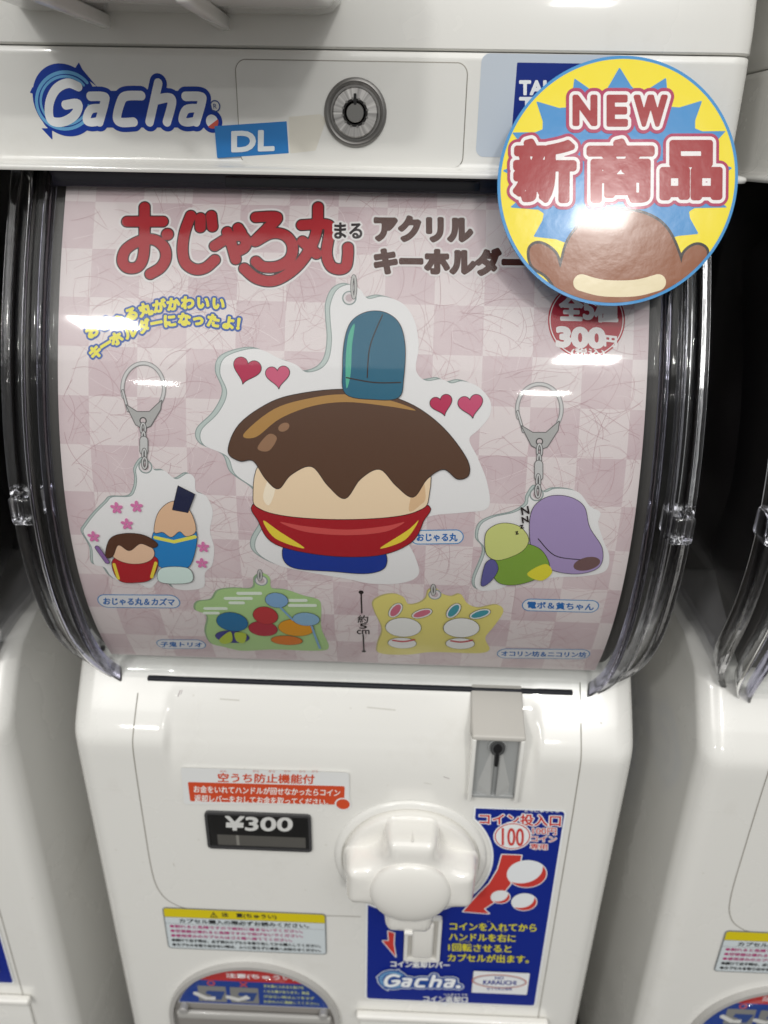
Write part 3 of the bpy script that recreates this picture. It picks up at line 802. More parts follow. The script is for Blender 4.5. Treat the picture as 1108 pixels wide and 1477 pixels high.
line(s, '注意(ちゅうい)', ox - 15, ox + 26, (zr + ozt - 4) / 2 - 1.4, 4.6, WH, .1, .18)
for k, (xx, sym) in enumerate(((-24.5, 'O'), (-5, 'X'))):
    zz_ = zr - 2.6
    s.add(rrect(ox + xx - 8.5, zcut + 1.6, ox + xx + 8.5, zr - 5.4, .5), ink(138, 138, 136, .3), .35)
    if sym == 'O': s.add(circ((ox + xx, zz_), 2.4) - circ((ox + xx, zz_), 1.5), ink(206, 80, 72, .3), .18)
    else: s.add(stroke([(ox + xx - 1.8, zz_ - 1.8), (ox + xx + 1.8, zz_ + 1.8)], .5) | stroke([(ox + xx - 1.8, zz_ + 1.8), (ox + xx + 1.8, zz_ - 1.8)], .5), ink(206, 80, 72, .3), .18)
    m0 = (zcut + zr - 4) / 2
    s.add(poly([(ox + xx - 3, m0 + 3), (ox + xx + 8, m0 + 3), (ox + xx + 5, m0 - 5), (ox + xx + 1, m0 - 5), (ox + xx - 1, m0 - 1), (ox + xx - 4, m0)]), ink(44, 74, 140, .3), .3)
    hand = stroke([(ox + xx - 10, m0 - 2 + (k == 0) * 2), (ox + xx - 4, m0 - 4)], 1.6) | stroke([(ox + xx - 4, m0 - 4), (ox + xx + (.5 if k == 0 else 2), m0 - 4.5 + 2.5 * k)], 1.2) | stroke([(ox + xx - 4, m0 - 4), (ox + xx + 1, m0 - 3 + 2.5 * k)], .8)
    s.add(hand, ink(226, 226, 224, .3), .2)
for k, tt in enumerate(('手を奥に入れると抜けな', 'くなる事があります。商品', 'が出ない時はムリをせず', 'お店の人に連絡してください。')):
    line(s, tt, ox + 7 - k * .2, ox + 31 + k * 3.0, zr - 2.9 - k * (zr - zcut - 2) / 4.1, 2.7, ink(196, 206, 150, .3), .07, .15)
s.build('outlet_sticker', out_)
box('outlet_step', ((ox - orr + 5) / 1000, YL - .004, zcut / 1000 - .012), ((ox + orr - 5) / 1000, YL - .0012, zcut / 1000 - .0055), mat('outlet_step', (190, 188, 184), 0.2, coat=.4), out_, .0012)
for sg in (-1, 1):
    sharp(mesh('hinge_pin', *disc_loft([(.0028, 0), (.0028, .0035), (.0022, .0042)], (ox / 1000 + sg * (orr / 1000 - .0095), YL - .0008, zcut / 1000 - .0035), 24), mat('hinge_pin', (170, 168, 166), .3), out_, True), 40)
# bubble flap
loops = []
for k, f_ in enumerate(np.linspace(0, 1, 7)):
    ins = 3.2 + 10 * (1 - math.sqrt(max(0, 1 - f_ * f_))) * .9; h = .0016 + .006 * math.sin(f_ * math.pi / 2)
    R_ = orr - ins
    pts = [(ox + R_ * math.cos(t), cz_ + R_ * .98 * math.sin(t)) for t in np.linspace(0, math.pi, 50)] + [(ox - R_, cz_ - 34), (ox + R_, cz_ - 34)]
    loops.append([(a_ / 1000, YL - h, b_ / 1000) for a_, b_ in pts])
V, F = loft(loops, False, True); sharp(mesh('outlet_flap', V, F, clear_sheet('flap_clear', (.96, .96, .96), .04, .8), out_, True), 50)

# ---- coin return flap
fa = B(511, 1452); fb = B(786, 1470)
box('coin_return_lip', (.0035, YL - .0052, fa[1] / 1000 - .0060), (.1185, YL - .0003, fa[1] / 1000 - .0012), KNOBW, mach, .0015)
box('coin_return_flap', (.0055, YL - .0022, -.56), (.1160, YL - .0004, fa[1] / 1000 - .0064), WHITE, mach, .0006)
box('coin_return_slot', (.046, YL - .0027, -.51), (.083, YL - .00225, fa[1] / 1000 - .0105), mat('return_recess', (120, 114, 108), .4), mach, .0002)

# ================================================================== POSTER (its own thing, behind the cover)
def washi():
    M = bpy.data.materials.new('pink_checked_card'); M.use_nodes = True; nt = M.node_tree; b = nt.nodes['Principled BSDF']
    N = nt.nodes.new; L = nt.links.new
    uv = N('ShaderNodeUVMap'); uv.uv_map = 'card'
    ck = N('ShaderNodeTexChecker'); ck.inputs['Scale'].default_value = 1.0
    mp = N('ShaderNodeMapping'); mp.inputs['Scale'].default_value = (1 / 19.8, 1 / 19.8, 1); mp.inputs['Location'].default_value = (.36, .62, 0.5)
    L(uv.outputs[0], mp.inputs[0]); L(mp.outputs[0], ck.inputs['Vector'])
    ck.inputs['Color1'].default_value = (*lin((225, 212, 213)), 1); ck.inputs['Color2'].default_value = (*lin((208, 186, 191)), 1)
    last = ck.outputs['Color']
    # cloudy tint
    n = N('ShaderNodeTexNoise'); n.inputs['Scale'].default_value = .035; n.inputs['Detail'].default_value = 6
    L(uv.outputs[0], n.inputs['Vector'])
    r = N('ShaderNodeMapRange'); r.inputs['From Min'].default_value = .35; r.inputs['From Max'].default_value = .7; r.inputs['To Max'].default_value = .35; L(n.outputs['Fac'], r.inputs['Value'])
    mx = N('ShaderNodeMix'); mx.data_type = 'RGBA'; mx.inputs['B'].default_value = (*lin((236, 222, 222)), 1)
    L(r.outputs[0], mx.inputs['Factor']); L(last, mx.inputs['A']); L(mx.outputs['Result'], b.inputs['Base Color'])
    b.inputs['Roughness'].default_value = .45
    return M
WASHI = washi()
def card(name, parent=None):
    us = np.linspace(-118.6, 117.6, 40); s0 = -POST.uv(500, 271)[1]; s1 = -POST.uv(500, 955)[1]
    vs_ = np.linspace(s0, s1, 110); V = []; F = []; UV = []
    nU = len(us)
    for v in vs_:
        P = POST.map(us, np.full(us.shape, -v), 0.0); V += P.tolist(); UV += [(u, -v) for u in us]
    for i in range(len(vs_) - 1):
        for j in range(nU - 1): F.append((i * nU + j, i * nU + j + 1, (i + 1) * nU + j + 1, (i + 1) * nU + j))
    k0 = len(V)
    me = bpy.data.meshes.new(name); 
    # back face 0.5 mm behind: gives the card a thickness
    for v in vs_: V += POST.map(us, np.full(us.shape, -v), -.0005).tolist(); UV += [(u, -v) for u in us]
    F2 = [tuple(reversed([q + k0 for q in f])) for f in F]
    me.from_pydata(V, [], F + F2); me.materials.append(WASHI)
    ul = me.uv_layers.new(name='card')
    for lp in me.loops: ul.data[lp.index].uv = UV[lp.vertex_index]
    me.polygons.foreach_set('use_smooth', [True] * len(me.polygons)); me.update()
    return link(name, me, parent)
poster = thing('display_poster', 'pink checked poster with red title and acrylic key holders, behind the clear cover', 'poster', None, (0, 0, -.235))
card('poster_card', poster)
U = POST.uv
MM = abs(U(400, 600)[0] - U(500, 600)[0]) / 100      # mm per photo pixel near the middle
# loose paper fibres of the printed washi pattern, thin ribbons lying on the card
rng = np.random.default_rng(11)
FIB = [ink(192, 156, 163), ink(180, 140, 149), ink(202, 168, 174), ink(240, 228, 229)]
V = []; F = []; FM = []
va, vb = POST.uv(500, 271)[1], POST.uv(500, 955)[1]
for k in range(1700):
    cxk, cyk = rng.uniform(-118, 117), rng.uniform(vb, va); L_ = rng.choice([10, 18, 30, 46], p=[.3, .35, .25, .1]) * rng.uniform(.7, 1.2)
    th = rng.normal(0, .9) + .3; cur = rng.normal(0, .045); dc = rng.normal(0, .003); w = rng.uniform(.03, .075); n = 14; x, y = cxk, cyk; pts = []
    for i in range(n):
        pts.append((x, y, th)); x += math.cos(th) * L_ / n; y += math.sin(th) * L_ / n; th += cur * L_ / n; cur += dc * L_ / n
    pts = [q for q in pts if -118 < q[0] < 117 and vb + .5 < q[1] < va - .5]
    if len(pts) < 3: continue
    u = np.array([[q[0] - math.sin(q[2]) * w, q[0] + math.sin(q[2]) * w] for q in pts]).ravel(); v = np.array([[q[1] + math.cos(q[2]) * w, q[1] - math.cos(q[2]) * w] for q in pts]).ravel()
    b0 = len(V); V += POST.map(u, v, .00003 + k * 4e-8).tolist(); mi = int(rng.choice(4, p=[.34, .2, .32, .14]))
    for i in range(len(pts) - 1): F.append((b0 + 2 * i + 1, b0 + 2 * i + 3, b0 + 2 * i + 2, b0 + 2 * i)); FM.append(mi)
me = bpy.data.meshes.new('paper_fibres'); me.from_pydata(V, [], F)
for q in FIB: me.materials.append(q)
me.polygons.foreach_set('material_index', FM); me.update(); link('paper_fibres', me, poster)
# title
z6 = lambda x, y: U(150 + .5596 * x, 270 + .5596 * y)
T = [([(105, 52), (105, 120), (102, 178), (88, 205), (62, 208), (48, 190), (58, 160), (95, 138), (130, 136), (155, 155), (160, 182), (147, 207), (120, 224)], 1), ([(60, 89), (152, 89)], 0),
     ([(224, 74), (209, 115), (203, 160), (210, 195), (235, 212), (262, 208), (286, 188)], 1), ([(249, 80), (249, 104)], 0), ([(277, 74), (280, 102)], 0),
     ([(286, 152), (320, 132), (352, 126), (366, 138), (362, 156), (338, 168)], 1), ([(318, 116), (330, 150), (340, 186)], 1), ([(346, 106), (354, 118)], 0),
     ([(392, 78), (446, 78), (420, 108), (390, 140), (430, 120), (466, 124), (486, 150), (480, 184), (450, 204), (412, 206), (392, 192)], 1),
     ([(552, 52), (549, 110), (528, 165), (490, 212), (440, 241), (395, 236), (362, 210)], 1),
     ([(510, 98), (572, 96), (582, 112), (574, 168), (584, 202), (606, 212), (624, 204), (629, 176), (629, 156)], 1), ([(512, 140), (548, 172)], 0)]
rT = 13.4 * .5596 * MM
ttl = union([stroke([z6(*p) for p in pts], rT, bool(sm)) for pts, sm in T] + [circ(z6(164, 122), rT * 1.12)])
s = Sheet(POST)
s.add(ttl.grow(1.35), ink(232, 226, 226), .4); s.add(ttl.grow(.5), ink(52, 36, 38), .3); s.add(ttl, ink(172, 22, 36), .3)
t = text('まる', POST, 483, 322, 522, 344).grow(.25); s.add(t.grow(.8), ink(232, 226, 226), .25); s.add(t, ink(40, 30, 32), .2)
s.build('title_lettering', poster)
s = Sheet(POST)
for tx_, bx in (('アクリル', (542, 313, 680, 346)), ('キーホルダー', (542, 359, 756, 394))):
    t = text(tx_, POST, *bx, dy=2); s.add(t.grow(1.7), ink(228, 220, 220), .35); s.add(t.grow(.85), ink(76, 38, 28), .25)
s.build('product_lettering', poster)
s = Sheet(POST)
l1 = list(zip('おじゃる丸がかわいい', ((133, 478), (151, 467), (171, 461), (190, 453), (210, 447), (230, 442), (250, 439), (271, 437), (293, 437), (315, 438))))
l2 = list(zip('キーホルダーになったよ！', ((138, 508), (153, 497), (168, 489), (188, 479), (208, 471), (226, 466), (245, 463), (266, 461), (286, 461), (308, 463), (330, 466), (349, 468))))
G = []
for ln in (l1, l2):
    for i, (ch, p) in enumerate(ln):
        q0 = ln[max(0, i - 1)][1]; q1 = ln[min(len(ln) - 1, i + 1)][1]
        G.append(glyph_at(ch, U(*p), (19.5 if ch not in 'ゃっ' else 19) * MM, -math.atan2(q1[1] - q0[1], q1[0] - q0[0])))
g = union(G); s.add(g.grow(1.15), ink(70, 106, 178), .25); s.add(g.grow(.8), ink(44, 78, 160), .25); s.add(g.grow(.38), ink(236, 224, 72), .22)
s.build('slogan_lettering', poster)
# red price roundel
s = Sheet(POST)
RC = U(846, 462); s.add(circ(RC, 15.2), ink(176, 44, 58), .35); s.add(circ(RC, 14.6) - circ(RC, 14.2), ink(236, 226, 226), .25)
for tx_, bx, g_ in (('全5種', (808, 424, 890, 462), .5), ('300', (804, 473, 871, 499), .75), ('円', (872, 484, 889, 499), .25), ('(税込)', (824, 502, 872, 513), .12)):
    s.add(text(tx_, POST, *bx, dy=2).grow(g_), ink(238, 230, 230), .22)
s.build('price_roundel', poster)

# generic pictures on the printed acrylic tags
EDGE = ink(146, 158, 156); EDGE2 = ink(190, 200, 197); PLATE = ink(233, 230, 231); LINE = ink(40, 30, 30)
def pic(s, sh, col, lw=.28, cell=.3):
    s.add(sh.grow(lw), LINE, cell); s.add(sh, ink(*col), cell)
def tagplate(s, pts, hole, plate=PLATE, edge=EDGE, dx=-2.2, dy=.8):
    P = [U(*p) for p in pts]
    sh = poly(P, True); sh2 = poly([(p[0] + dx, p[1] + dy) for p in P], True)
    s.add(sh | sh2, edge, .35); s.add((sh | sh2).grow(-.4) - sh.grow(.35), EDGE2, .35); s.add(sh, plate, .35)
    h = U(*hole); s.add(circ(h, 2.9), EDGE, .2); s.add(circ(h, 2.35), ink(222, 214, 216), .2); s.add(circ(h, 1.5), ink(196, 178, 182), .2)
def link_ring(s, a, b, r=3.2):
    """small steel jump ring between a and b"""
    cx_, cy_ = (a[0] + b[0]) / 2, (a[1] + b[1]) / 2
    n = [U(cx_ + r * math.cos(t) * .55 - 1, cy_ + (abs(b[1] - a[1]) / 2) * math.sin(t)) for t in np.linspace(0, 2 * math.pi, 20)]
    s.add(stroke(n, .62), ink(90, 88, 88), .18); s.add(stroke(n, .38), ink(188, 186, 184), .16)
def heart(c, r, ang=0):
    pts = []
    for t in np.linspace(0, 2 * math.pi, 44, endpoint=False):
        x = 16 * math.sin(t) ** 3; y = 13 * math.cos(t) - 5 * math.cos(2 * t) - 2 * math.cos(3 * t) - math.cos(4 * t)
        x, y = x * r / 16, y * r / 16
        pts.append((c[0] + x * math.cos(ang) - y * math.sin(ang), c[1] + x * math.sin(ang) + y * math.cos(ang)))
    return poly(pts)
Q = lambda l, sm=True: poly([U(*p) for p in l], sm)
s = Sheet(POST)
main = [(477, 440), (486, 419), (503, 411), (519, 417), (531, 431), (553, 428), (581, 438), (598, 463), (604, 499), (600, 533), (614, 549), (637, 547), (651, 553), (668, 550), (690, 558), (707, 578), (706, 600), (690, 620),
        (677, 634), (689, 660), (703, 697), (704, 732), (670, 739), (627, 743), (594, 754), (585, 773), (599, 803), (604, 828), (583, 840), (540, 842), (497, 834), (450, 826), (405, 816), (374, 799), (369, 780), (384, 752), (382, 734), (372, 708), (340, 684), (328, 658),
        (295, 642), (291, 621), (315, 596), (328, 567), (318, 538), (324, 517), (349, 506), (375, 504), (403, 517), (427, 526), (442, 537), (463, 532), (475, 517), (479, 490), (477, 462)]
tagplate(s, main, (504, 430))
link_ring(s, (514, 398), (509, 430), 5); 
for c_, r_, a_, col in (((356, 533), 5.6, -.25, (182, 42, 80)), ((401, 542), 4.8, .1, (206, 92, 124)), ((637, 583), 4.4, .3, (186, 40, 84)), ((679, 584), 4.9, .2, (200, 72, 112))): pic(s, heart(U(*c_), r_, a_), col, .25, .2)
# a custard pudding on a red dish with a blue foot, a teal candle on top: a plain stand-in of the same colours
foot = Q([(420, 780), (408, 800), (424, 818), (480, 823), (530, 826), (556, 816), (548, 790), (480, 774)]); pic(s, foot, (26, 54, 146))
dish = Q([(372, 724), (374, 752), (398, 784), (470, 800), (545, 800), (592, 782), (610, 752), (612, 726), (490, 712)]); pic(s, dish, (166, 28, 38))
s.add(Q([(380, 750), (398, 776), (440, 790), (404, 766)]), ink(232, 206, 66), .3); s.add(Q([(604, 750), (584, 778), (548, 790), (588, 764)]), ink(232, 206, 66), .3)
s.add(Q([(404, 752), (440, 766), (500, 771), (556, 766), (584, 752), (556, 758), (500, 763), (440, 758)]), ink(206, 80, 78), .25)
body = Q([(384, 660), (366, 716), (378, 734), (420, 744), (490, 748), (560, 745), (602, 736), (618, 718), (608, 660), (490, 640)]); pic(s, body, (240, 212, 178))
s.add(Q([(584, 664), (594, 700), (590, 736), (606, 728), (614, 714), (604, 664)]), ink(222, 184, 144), .25)
s.add(Q([(388, 690), (380, 716), (388, 728), (396, 712), (398, 690)]), ink(249, 232, 208), .25)
cap = Q([(330, 650), (346, 612), (392, 580), (440, 567), (497, 562), (548, 568), (598, 586), (640, 618), (672, 660), (676, 684), (660, 690), (640, 676), (616, 690), (596, 716), (572, 700), (548, 676), (520, 690), (498, 718), (474, 700), (450, 672), (420, 684), (402, 704), (384, 690), (366, 664), (346, 664)]); pic(s, cap, (88, 58, 40))
s.add(Q([(352, 626), (396, 590), (450, 574), (500, 569), (560, 577), (600, 592), (560, 586), (500, 580), (450, 586), (404, 604), (370, 630)]), ink(176, 132, 72), .25)
s.add(Q([(372, 646), (388, 626), (400, 632), (388, 650)]), ink(150, 112, 84), .25); s.add(ell(U(410, 616), 2.4, 1.6, .5), ink(150, 112, 84), .2)
cand = Q([(499, 568), (495, 530), (498, 490), (508, 464), (530, 451), (556, 452), (576, 468), (584, 500), (582, 545), (575, 573), (540, 576)])
pic(s, cand, (24, 96, 124)); s.add(Q([(500, 560), (499, 520), (503, 484), (512, 468), (508, 500), (506, 540)]), ink(84, 176, 150), .2)
s.add(stroke([U(*p) for p in ((530, 545), (534, 500), (552, 455))], .25, True), LINE, .2); s.add(stroke([U(*p) for p in ((500, 545), (540, 552), (578, 552))], .25, True), LINE, .2)
s.build('key_holder_print', poster)

def clasp(s, c, w, h, foot):
    """printed steel D clasp with swivel chain"""
    x, y = c
    arc = [U(x + w * math.cos(t), y + h * math.sin(t)) for t in np.linspace(-3.5, .55, 30)]
    lever = [U(x - w * .98, y + h * .1), U(x - w * .72, y + h * .9)]
    pl = poly([U(*p) for p in ((x - w * .80, y + h * .68), (x - w * .3, y + h * .95), (x + w * .3, y + h * .95), (x + w * .88, y + h * .5), (x + w * .82, y + h * .85), (x + w * .35, y + h * 1.5), (x, y + h * 1.62), (x - w * .35, y + h * 1.45))])
    s.add(stroke(arc, .85), ink(150, 148, 148), .2); s.add(stroke(arc, .5), ink(208, 206, 206), .18)
    s.add(stroke(lever, .6), ink(120, 118, 118), .18); s.add(stroke(lever, .3), ink(205, 203, 203), .15)
    s.add(pl.grow(.35), ink(110, 108, 108), .2); s.add(pl, ink(176, 174, 173), .2)
    s.add(circ(U(x, y + h * 1.3), 1.5), ink(80, 78, 78), .15); s.add(circ(U(x, y + h * 1.3), 1.0), ink(206, 192, 194), .15)
    y0 = y + h * 1.4; n = 5
    for k in range(n):
        ya = y0 + (foot[1] - y0) * k / n; yb = y0 + (foot[1] - y0) * (k + 1.25) / n; xx = x + (foot[0] - x) * k / n
        rr = 3.2 if k % 2 == 0 else 2.2
        if k == 2:
            b_ = stroke([U(xx, ya), U(xx, yb)], 1.5); s.add(b_.grow(.3), ink(110, 108, 108), .18); s.add(b_, ink(198, 196, 196), .18); continue
        o = [U(xx + rr * math.cos(t), (ya + yb) / 2 + (yb - ya) / 2 * math.sin(t)) for t in np.linspace(0, 2 * math.pi, 18)]
        s.add(stroke(o, .55), ink(92, 90, 90), .16); s.add(stroke(o, .28), ink(200, 198, 198), .14)
def blossom(c, r, col=(222, 130, 176)):
    c = U(*c); return union([ell((c[0] + r * .6 * math.cos(t), c[1] + r * .6 * math.sin(t)), r * .48, r * .3, t) for t in np.arange(5) * 2 * math.pi / 5 + .3])
# left tag: two cups of ice cream with blossoms
s = Sheet(POST)
left = [(197, 676), (208, 661), (219, 669), (223, 678), (238, 679), (254, 691), (271, 683), (281, 690), (283, 708), (298, 716), (307, 738), (303, 765), (309, 790), (306, 815), (296, 826), (294, 846), (271, 851), (252, 848), (243, 838), (230, 836), (217, 848), (200, 842), (173, 838), (160, 830), (151, 818), (136, 813), (133, 790), (121, 768), (125, 758), (138, 741), (154, 725), (163, 717), (188, 716), (196, 705), (198, 690)]
tagplate(s, left, (210, 673), dx=-1.2, dy=.6)
clasp(s, (207, 560), 30, 36, (210, 672))
for c_ in ((169, 732), (198, 730), (184, 755), (136, 773), (294, 788), (292, 811)): s.add(blossom(c_, 2.5), ink(216, 122, 172), .14)
pic(s, Q([(222, 768), (228, 812), (254, 820), (276, 812), (284, 766), (254, 758)]), (40, 128, 194), .22, .22)
s.add(stroke([U(225, 774), U(252, 780), U(282, 773)], .8), ink(228, 220, 90), .2)
pic(s, Q([(234, 818), (230, 836), (254, 840), (278, 836), (272, 818)]), (214, 232, 226), .2, .22)
pic(s, Q([(224, 766), (228, 742), (240, 727), (254, 722), (268, 728), (279, 744), (283, 765), (270, 772), (260, 765), (248, 773), (236, 766)]), (226, 184, 150), .22, .22)
pic(s, poly([U(*p) for p in ((250, 734), (258, 700), (282, 712), (272, 738))]), (30, 34, 66), .2, .2)
pic(s, Q([(164, 806), (172, 834), (196, 838), (220, 832), (228, 804), (196, 798)]), (172, 32, 40), .22, .22)
s.add(stroke([U(166, 812), U(172, 832)], .7), ink(232, 208, 70), .2); s.add(stroke([U(226, 810), U(220, 830)], .7), ink(232, 208, 70), .2)
pic(s, ell(U(192, 794), 9.5, 6.0), (230, 190, 160), .22, .22)
pic(s, Q([(154, 800), (160, 776), (180, 768), (208, 770), (228, 782), (222, 788), (204, 782), (188, 792), (172, 784), (164, 800)]), (86, 52, 36), .22, .22)
pic(s, stroke([U(142, 788), U(156, 808)], .9), (140, 104, 160), .2, .2)
s.build('key_holder_print', poster)
# right tag: a purple cushion and a green bean bag
s = Sheet(POST)
right = [(763, 716), (774, 701), (786, 710), (800, 705), (822, 706), (837, 712), (851, 730), (866, 739), (863, 755), (871, 781), (879, 803), (872, 824), (839, 831), (808, 832), (775, 836), (742, 841), (716, 850), (692, 851), (685, 836), (700, 795), (690, 777), (694, 757), (712, 746), (742, 739), (760, 728)]
tagplate(s, right, (774, 713), dx=-1.4, dy=.6)
clasp(s, (778, 590), 32, 36, (775, 713))
pic(s, Q([(764, 770), (768, 734), (790, 716), (820, 716), (842, 730), (850, 760), (868, 790), (864, 816), (836, 826), (800, 822), (772, 806)]), (164, 144, 188), .22, .25)
s.add(ell(U(846, 812), 5.6, 3.2, .3), ink(112, 84, 84), .2)
s.add(stroke([U(776, 776), U(800, 800), U(836, 806)], .2, True), LINE, .15)
pic(s, Q([(708, 806), (716, 836), (740, 842), (772, 834), (792, 818), (780, 792), (750, 782), (722, 790)]), (126, 160, 62), .22, .25)
s.add(Q([(760, 826), (786, 812), (796, 824), (780, 836)]), ink(222, 210, 60), .2)
pic(s, Q([(700, 790), (702, 766), (722, 754), (748, 758), (762, 776), (752, 794), (722, 806), (706, 802)]), (204, 208, 128), .22, .25)
pic(s, Q([(694, 842), (700, 812), (712, 806), (718, 820), (706, 838)]), (96, 92, 152), .2, .2)
for k, (ch, p, z) in enumerate((('N', (757, 735), 17), ('N', (757, 748), 14), ('z', (752, 757), 12), ('z', (745, 766), 10))): s.add(glyph_at(ch, U(*p), z * MM, .25).grow(.12), LINE, .15)
s.build('key_holder_print', poster)
# lower left tag: three coloured dumplings among clouds
zb1 = lambda x, y: (80 + .4513 * x, 820 + .4513 * y)
s = Sheet(POST)
ol = [(632, 62), (640, 28), (665, 15), (686, 30), (692, 62), (740, 68), (800, 88), (842, 100), (850, 130), (850, 190), (874, 248), (842, 262), (700, 258), (600, 262), (540, 250), (500, 238), (482, 200), (488, 152), (450, 132), (456, 106), (500, 98), (522, 70), (570, 62)]
tagplate(s, [zb1(*p) for p in ol], zb1(658, 38), ink(172, 204, 140), ink(142, 168, 130), -.8, .4)
link_ring(s, zb1(652, 5), zb1(660, 36), 4)
for y, a_, b_ in ((78, 585, 655), (94, 545, 625), (108, 560, 600), (126, 480, 545), (100, 740, 800), (116, 750, 830), (140, 478, 520)): s.add(stroke([U(*zb1(a_, y)), U(*zb1(b_, y))], .9), ink(228, 236, 222), .2)
E2 = lambda c, rx, ry, col: pic(s, ell(U(*zb1(*c)), rx * .4513 * MM, ry * .4513 * MM * 1.15), col, .2, .2)
E2((566, 216), 62, 34, (70, 70, 140)); E2((664, 190), 52, 38, (176, 50, 66)); E2((672, 148), 44, 40, (188, 58, 62)); E2((566, 168), 56, 46, (44, 112, 160)); E2((740, 226), 58, 26, (216, 120, 44)); E2((770, 186), 64, 42, (226, 154, 40))
pic(s, ell(U(*zb1(708, 98)), 5.0, 4.4), (130, 168, 208), .2, .2); pic(s, ell(U(*zb1(802, 158)), 6.0, 4.4), (140, 178, 208), .2, .2)
s.add(stroke([U(*zb1(720, 120)), U(*zb1(760, 160))], .5), ink(130, 168, 208), .18); s.add(stroke([U(*zb1(820, 180)), U(*zb1(846, 250))], .5), ink(130, 168, 208), .18)
s.add(Q([zb1(*p) for p in ((525, 222), (560, 196), (566, 226), (540, 236))]), ink(180, 196, 70), .2); s.add(Q([zb1(*p) for p in ((575, 200), (610, 204), (604, 232), (580, 226))]), ink(180, 196, 70), .2)
s.build('key_holder_print', poster)
# lower right tag: two white rice cakes with leaves
zb2 = lambda x, y: (500 + .4332 * x, 820 + .4332 * y)
s = Sheet(POST)
ol = [(265, 98), (274, 72), (298, 65), (320, 84), (350, 92), (380, 85), (402, 115), (440, 130), (500, 120), (522, 142), (492, 190), (462, 230), (476, 268), (440, 281), (330, 278), (270, 278), (200, 286), (112, 281), (105, 250), (120, 200), (95, 142), (90, 110), (120, 90), (160, 84), (190, 95), (206, 118), (240, 115)]
tagplate(s, [zb2(*p) for p in ol], zb2(294, 86), ink(226, 212, 124), ink(190, 178, 118), -.6, .4)
link_ring(s, zb2(286, 54), zb2(296, 86), 4)
E3 = lambda c, rx, ry, col: pic(s, ell(U(*zb2(*c)), rx * .4332 * MM, ry * .4332 * MM * 1.2), col, .2, .2)
for x, col, col2 in ((185, (206, 110, 132), (200, 60, 70)), (378, (70, 150, 164), (190, 60, 70))):
    for c_, an in (((x - 22, 138), 1.15), ((x + 66, 148), .5)):
        v = ell(U(*zb2(*c_)), 34 * .4332 * MM, 15 * .4332 * MM, an); pic(s, v.grow(.7), (232, 230, 228), .2, .2); s.add(v, ink(*col), .18)
    E3((x, 246), 54, 30, (234, 232, 230)); E3((x + 4, 194), 66, 46, (236, 234, 232))
    s.add(stroke([U(*zb2(x - 30, 236)), U(*zb2(x + 4, 240)), U(*zb2(x + 40, 234))], .55, True), ink(*col2), .18)
s.build('key_holder_print', poster)
# name tags
for tx_, (x0, y0, x1, y1), dy in (('おじゃる丸', (592, 764, 669, 785), 0), ('おじゃる丸＆カズマ', (141, 857, 260, 876), 1.5), ('電ボ＆貧ちゃん', (753, 863, 864, 881), 3), ('子鬼トリオ', (226, 922, 297, 935), 1), ('オコリン坊＆ニコリン坊', (717, 935, 851, 949), 2)):
    s = Sheet(POST); a0, b0 = U(x0, (y0 + y1) / 2), U(x1, (y0 + y1) / 2 + dy); hh = (U(x0, y0)[1] - U(x0, y1)[1]) / 2
    b_ = stroke([(a0[0] + hh, a0[1]), (b0[0] - hh, b0[1])], hh); s.add(b_, ink(70, 140, 196), .2); s.add(b_.grow(-.45), ink(224, 222, 226), .2)
    w = x1 - x0; h_ = y1 - y0
    s.add(text(tx_, POST, x0 + h_ * .45, y0 + h_ * .24, x1 - h_ * .45, y1 - h_ * .22, dy=dy).grow(.14), ink(40, 106, 178), .17); s.build('name_tag', poster)
# size mark
s = Sheet(POST)
s.add(stroke([U(521, 854), U(522, 884)], .35), LINE, .2); s.add(circ(U(521, 854), 1.1), LINE, .15); s.add(stroke([U(524, 915), U(525, 938)], .35), LINE, .2); s.add(circ(U(525, 939), 1.0), LINE, .15)
s.add(text('約', POST, 516, 887, 531, 898).grow(.07), LINE, .15); s.add(text('5', POST, 519, 899, 529, 906).grow(.16), LINE, .15); s.add(text('cm', POST, 515, 908, 533, 914).grow(.07), LINE, .15)
s.build('size_mark', poster)

# ================================================================== STICKERS ON TOP
# DL tape label
s = Sheet(HEAD, .0005)
dl = poly([HEAD.uv(*p) for p in ((310, 182), (414, 175), (417, 221), (314, 228))])
s.add(dl, mat('label_blue', (40, 124, 196), .3), .3, thick=.00025)
s.add(text('DL', HEAD, 336, 191, 395, 218, dy=-2).grow(.45), ink(226, 232, 236), .2, h=.0009)
tag(s.build('tape_label'), 'small blue label with white letters DL, stuck slantwise beside the lock hatch', 'label')
# NEW disc: stiff laminated card leaning out at its lower edge
tilt = math.radians(17.5)
c0 = HEAD.uv(891, 85)
bv = np.array([0, math.sin(tilt), math.cos(tilt)])
top = np.array([c0[0] / 1000, -.0045, c0[1] / 1000])
DISC = Plane(top, (1, 0, 0), bv)
pb = DISC.uv(891, 440); pl_ = DISC.uv(716, 262); pr_ = DISC.uv(1065, 262)
DR = (pr_[0] - pl_[0]) / 4 + abs(pb[1]) / 4
DC = ((pl_[0] + pr_[0]) / 2, pb[1] / 2)
LAM = lambda c: mat('laminate', c, .2, coat=.08, bump=.07, bscale=75, spec=.3)
_l = {}
def lam(*c):
    if c not in _l: _l[c] = LAM(c)
    return _l[c]
d_ = DISC.uv
s = Sheet(DISC, 0.0)
s.add(circ(DC, DR), lam(52, 140, 202), .5, thick=.0006); s.h = .00068
yel = circ(DC, DR - 1.1); s.add(yel, lam(240, 220, 36), .5)
cx0, cy0 = 891, 262
tips = [(893, 98), (828, 114), (960, 113), (773, 147), (1012, 146), (724, 247), (1056, 243), (769, 342), (1007, 338), (735, 300), (1048, 300), (738, 192), (1046, 190), (891, 430), (820, 420), (965, 418)]
